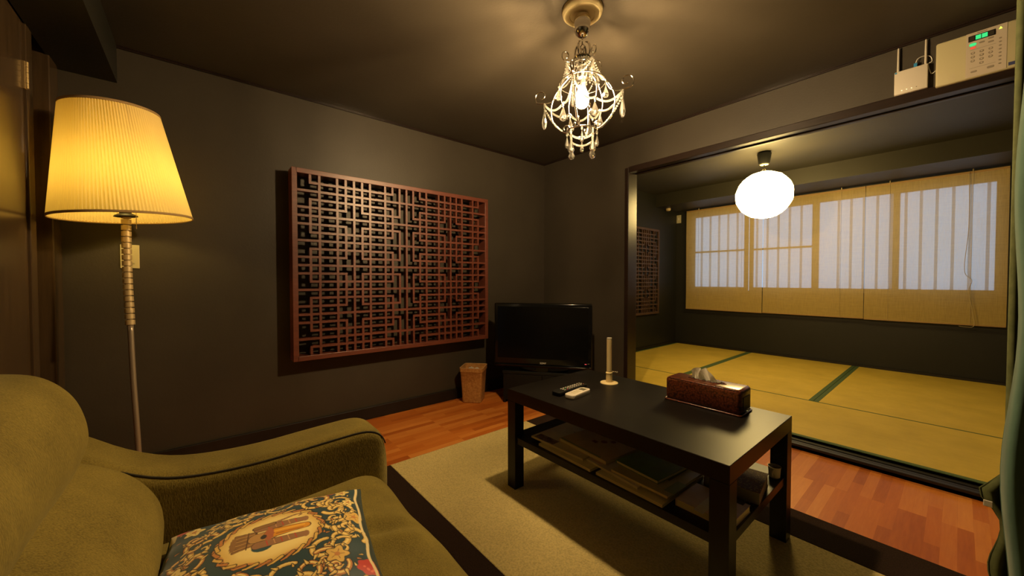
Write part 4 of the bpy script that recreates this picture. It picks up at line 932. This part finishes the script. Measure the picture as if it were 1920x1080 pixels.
b_ = B(); tube(b_, [(LC.x, LC.y, TCZ-0.118), (LC.x, LC.y, LC.z+H0-0.004)], 0.005, 8); to_obj('cord', b_, M_MBLACK, pl)
b_ = B()
for s in (-1, 1): tube(b_, [(LC.x, LC.y, TCZ-0.150), (LC.x+s*0.028, LC.y+s*0.01, LC.z+H0-0.008)], 0.002, 6)
to_obj('wire_hanger', b_, M_BRASSH, pl)

# ================================================================== chandelier
CX_, CY_ = 1.655, -1.413
ch = thing('chandelier', (CX_, CY_, CZ), 'lit chrome chandelier with curled arms, bead swags and crystal drops', 'chandelier')
def cz(z): return T(CX_, CY_, z)
b_ = B(); lathe(b_, [(0.086,CZ),(0.088,CZ-0.006),(0.084,CZ-0.022),(0.078,CZ-0.028),(0.055,CZ-0.030),(0.052,CZ-0.026)], 48, cz(0)); to_obj('ceiling_rose', b_, mk('matt_ivory', (0.62,0.52,0.28), 0.7, spec=0.2), ch, 'auto')
b_ = B(); lathe(b_, [(0.030,CZ-0.026),(0.036,CZ-0.040),(0.036,CZ-0.060),(0.032,CZ-0.075),(0.034,CZ-0.082),(0.030,CZ-0.100),(0.018,CZ-0.115),(0.006,CZ-0.120)], 32, cz(0)); to_obj('canopy_ball', b_, M_CHROME, ch, 'auto')
ZT = 1.965
b_ = B(); tube(b_, [(CX_, CY_, CZ-0.118), (CX_, CY_, CZ-0.150)], 0.003, 8)
tube(b_, [(CX_+0.011*math.sin(a), CY_, CZ-0.162+0.012*math.cos(a)) for a in [k*PI/8 for k in range(16)]], 0.0022, 6, closed=True)
tube(b_, [(CX_+0.004*math.sin(a*3), CY_+0.011*math.sin(a), CZ-0.182+0.014*math.cos(a)) for a in [k*PI/8 for k in range(16)]], 0.0022, 6, closed=True)
to_obj('hook', b_, M_CHROME, ch, True)
b_ = B()
lathe(b_, [(0.004,ZT+0.012),(0.012,ZT+0.006),(0.034,ZT),(0.038,ZT-0.006),(0.033,ZT-0.014),(0.030,ZT-0.030),(0.034,ZT-0.034)], 28, cz(0)); to_obj('crown', b_, M_CHROME, ch, 'auto')
b_ = B(); lathe(b_, [(0.034,ZT-0.034),(0.037,ZT-0.040),(0.030,ZT-0.055),(0.026,ZT-0.09),(0.030,ZT-0.095),(0.022,ZT-0.10)], 24, cz(0)); to_obj('socket_cup', b_, M_CHROME, ch, 'auto')
# bead gallery columns around the socket
b_ = B()
for k in range(14):
    a = k*2*PI/14
    for q in range(9): ball(b_, (CX_+0.042*math.cos(a), CY_+0.042*math.sin(a), ZT-0.030-q*0.0085), 0.0042, 1)
for q in range(26): a = q*2*PI/26; ball(b_, (CX_+0.042*math.cos(a), CY_+0.042*math.sin(a), ZT-0.022), 0.005, 1)
x = to_obj('bead_collar', b_, M_BEAD, ch, True)
b_ = B(); 
BZ = 1.785
lathe(b_, [(0.011,0.060),(0.016,0.044),(0.026,0.020),(0.0295,-0.004),(0.026,-0.023),(0.016,-0.034),(0.004,-0.038)], 28, cz(BZ)); to_obj('bulb', b_, M_BULB, ch, True)
b_ = B(); lathe(b_, [(0.010,0.085),(0.010,0.052),(0.014,0.050)], 24, cz(BZ)); to_obj('bulb_cap', b_, M_CHROME, ch, 'auto')
def polar(a, r, z): return Vector((CX_+r*math.cos(a), CY_+r*math.sin(a), z))
def curl(a, r0, z0, r, start, turns, flip=1, n=22):
    out = []
    for k in range(n):
        t_ = k/(n-1); q = start+flip*turns*2*PI*t_; R = r*(1-0.72*t_); out.append(polar(a, r0+R*math.cos(q), z0+R*math.sin(q)))
    return out
az0 = math.radians(50.1)-math.radians(22)
big = [az0+k*PI/2 for k in range(4)]
def drop(at, L, R, nm='crystal_drop', mat=None):
    b_ = B(); ball(b_, at+Vector((0,0,-0.006)), 0.005, 1)
    z = at.z-0.012; lathe(b_, [(0.0012,0),(R*0.28,-L*0.18),(R*0.62,-L*0.45),(R,-L*0.72),(R*0.86,-L*0.88),(R*0.45,-L*0.98),(0.001,-L)], 8, T(at.x, at.y, z) @ RZ(random.random()))
    return to_obj(nm, b_, mat or M_CRYST, ch)
def swag(p, q, sag, n, r=0.0052):
    b_ = B()
    for k in range(n+1):
        t_ = k/n; c = p.lerp(q, t_); c.z -= sag*4*t_*(1-t_); ball(b_, c, r, 1)
    return to_obj('bead_swag', b_, M_BEAD, ch, True)
tips = []; mids = []; lows = []
for a in big:
    # cage scroll: from the collar out to the belly and back to the low ring
    P = spline([polar(a,0.036,ZT-0.045), polar(a,0.052,1.895), polar(a,0.085,1.865), polar(a,0.120,1.825), polar(a,0.140,1.765), polar(a,0.128,1.700), polar(a,0.092,1.660), polar(a,0.062,1.648)], 6)
    P += curl(a, 0.072, 1.668, 0.022, -PI*0.55, 0.85, -1)[2:]
    b_ = B(); tube(b_, P, 0.0030, 8); to_obj('cage_scroll', b_, M_CHROME, ch, True)
    # outer arm
    P = spline([polar(a,0.100,1.850), polar(a,0.118,1.812), polar(a,0.145,1.796), polar(a,0.175,1.797)], 6)+curl(a, 0.186, 1.829, 0.033, -PI*0.42, 1.05, 1)[1:]
    b_ = B(); tube(b_, P, 0.0026, 8); to_obj('outer_arm', b_, M_CHROME, ch, True)
    tip = polar(a, 0.170, 1.792); tips.append(tip); drop(tip, 0.100, 0.0125); 
    b_ = B()
    for q in range(5): ball(b_, tip+Vector((0,0,-0.012-q*0.008)), 0.0045, 1)
    to_obj('bead_string', b_, M_BEAD, ch, True)
ups = [a+PI/4 for a in big]
utips = []
for a in ups:
    P = spline([polar(a,0.034,ZT-0.010), polar(a,0.050,ZT-0.030), polar(a,0.075,ZT-0.035)], 6)+curl(a, 0.080, ZT-0.012, 0.025, -PI*0.45, 1.0, 1)[1:]
    b_ = B(); tube(b_, P, 0.0022, 8); to_obj('upper_arm', b_, M_CHROME, ch, True)
    tp_ = polar(a, 0.078, ZT-0.040); utips.append(tp_); drop(tp_, 0.055, 0.0125)
    # upright leaf on the crown
    P = spline([polar(a+0.5,0.030,ZT-0.004), polar(a+0.5,0.036,ZT+0.022), polar(a+0.5,0.030,ZT+0.050), polar(a+0.5,0.014,ZT+0.062)], 6)
    b_ = B(); tube(b_, P, [0.0012+0.0035*math.sin(PI*k/(len(P)-1)) for k in range(len(P))], 8); to_obj('crown_leaf', b_, M_CHROME, ch, True)
    P = [polar(a, 0.052, 1.90), polar(a, 0.085, 1.862), polar(a,0.108,1.80), polar(a,0.100,1.74), polar(a,0.075,1.69)]
    b_ = B(); tube(b_, spline(P, 6)+curl(a, 0.062, 1.70, 0.016, -PI*0.3, 0.9, 1), 0.0022, 8); to_obj('inner_scroll', b_, M_CHROME, ch, True)
for R, z, r in ((0.064, 1.646, 0.0032), (0.040, ZT-0.030, 0.003), (0.098, 1.853, 0.0022)):
    b_ = B(); tube(b_, [polar(2*PI*k/40, R, z) for k in range(40)], r, 8, closed=True); to_obj('ring', b_, M_CHROME, ch, True)
for k in range(4):
    a, a2 = big[k], big[k]+PI/2
    swag(tips[k], polar(a2, 0.170, 1.792) if False else polar(a+PI/4, 0.092, 1.755), 0.030, 26)
    swag(polar(a+PI/4, 0.092, 1.755), tips[(k+1) % 4], 0.030, 26)
    swag(tips[k]+Vector((0,0,-0.02)), polar(a, 0.090, 1.662), 0.012, 14)
    swag(utips[k], utips[(k+1) % 4], 0.026, 20, 0.0038)
    swag(utips[k], polar(a, 0.098, 1.853), 0.016, 12, 0.0038); swag(polar(a, 0.098, 1.853), utips[(k+3) % 4], 0.016, 12, 0.0038)
    drop(polar(a, 0.138, 1.742), 0.06, 0.016) if False else drop(polar(a+PI/4, 0.094, 1.750), 0.062, 0.017)
    drop(polar(a+0.25, 0.100, 1.850), 0.052, 0.014)
for k in range(8):
    a = az0+k*PI/4+0.2; L = (0.050, 0.062)[k % 2]; z = (1.640, 1.615)[k % 2]
    b_ = B()
    for q in range(4 if k % 2 else 1): ball(b_, polar(a, 0.064, 1.640-q*0.008), 0.0045, 1)
    to_obj('bead_string', b_, M_BEAD, ch, True)
    drop(polar(a, 0.064, z), L, (0.009, 0.0145)[k % 2])
    if k % 2: swag(polar(a, 0.064, 1.618), polar(a+PI/2, 0.064, 1.618), 0.018, 16)
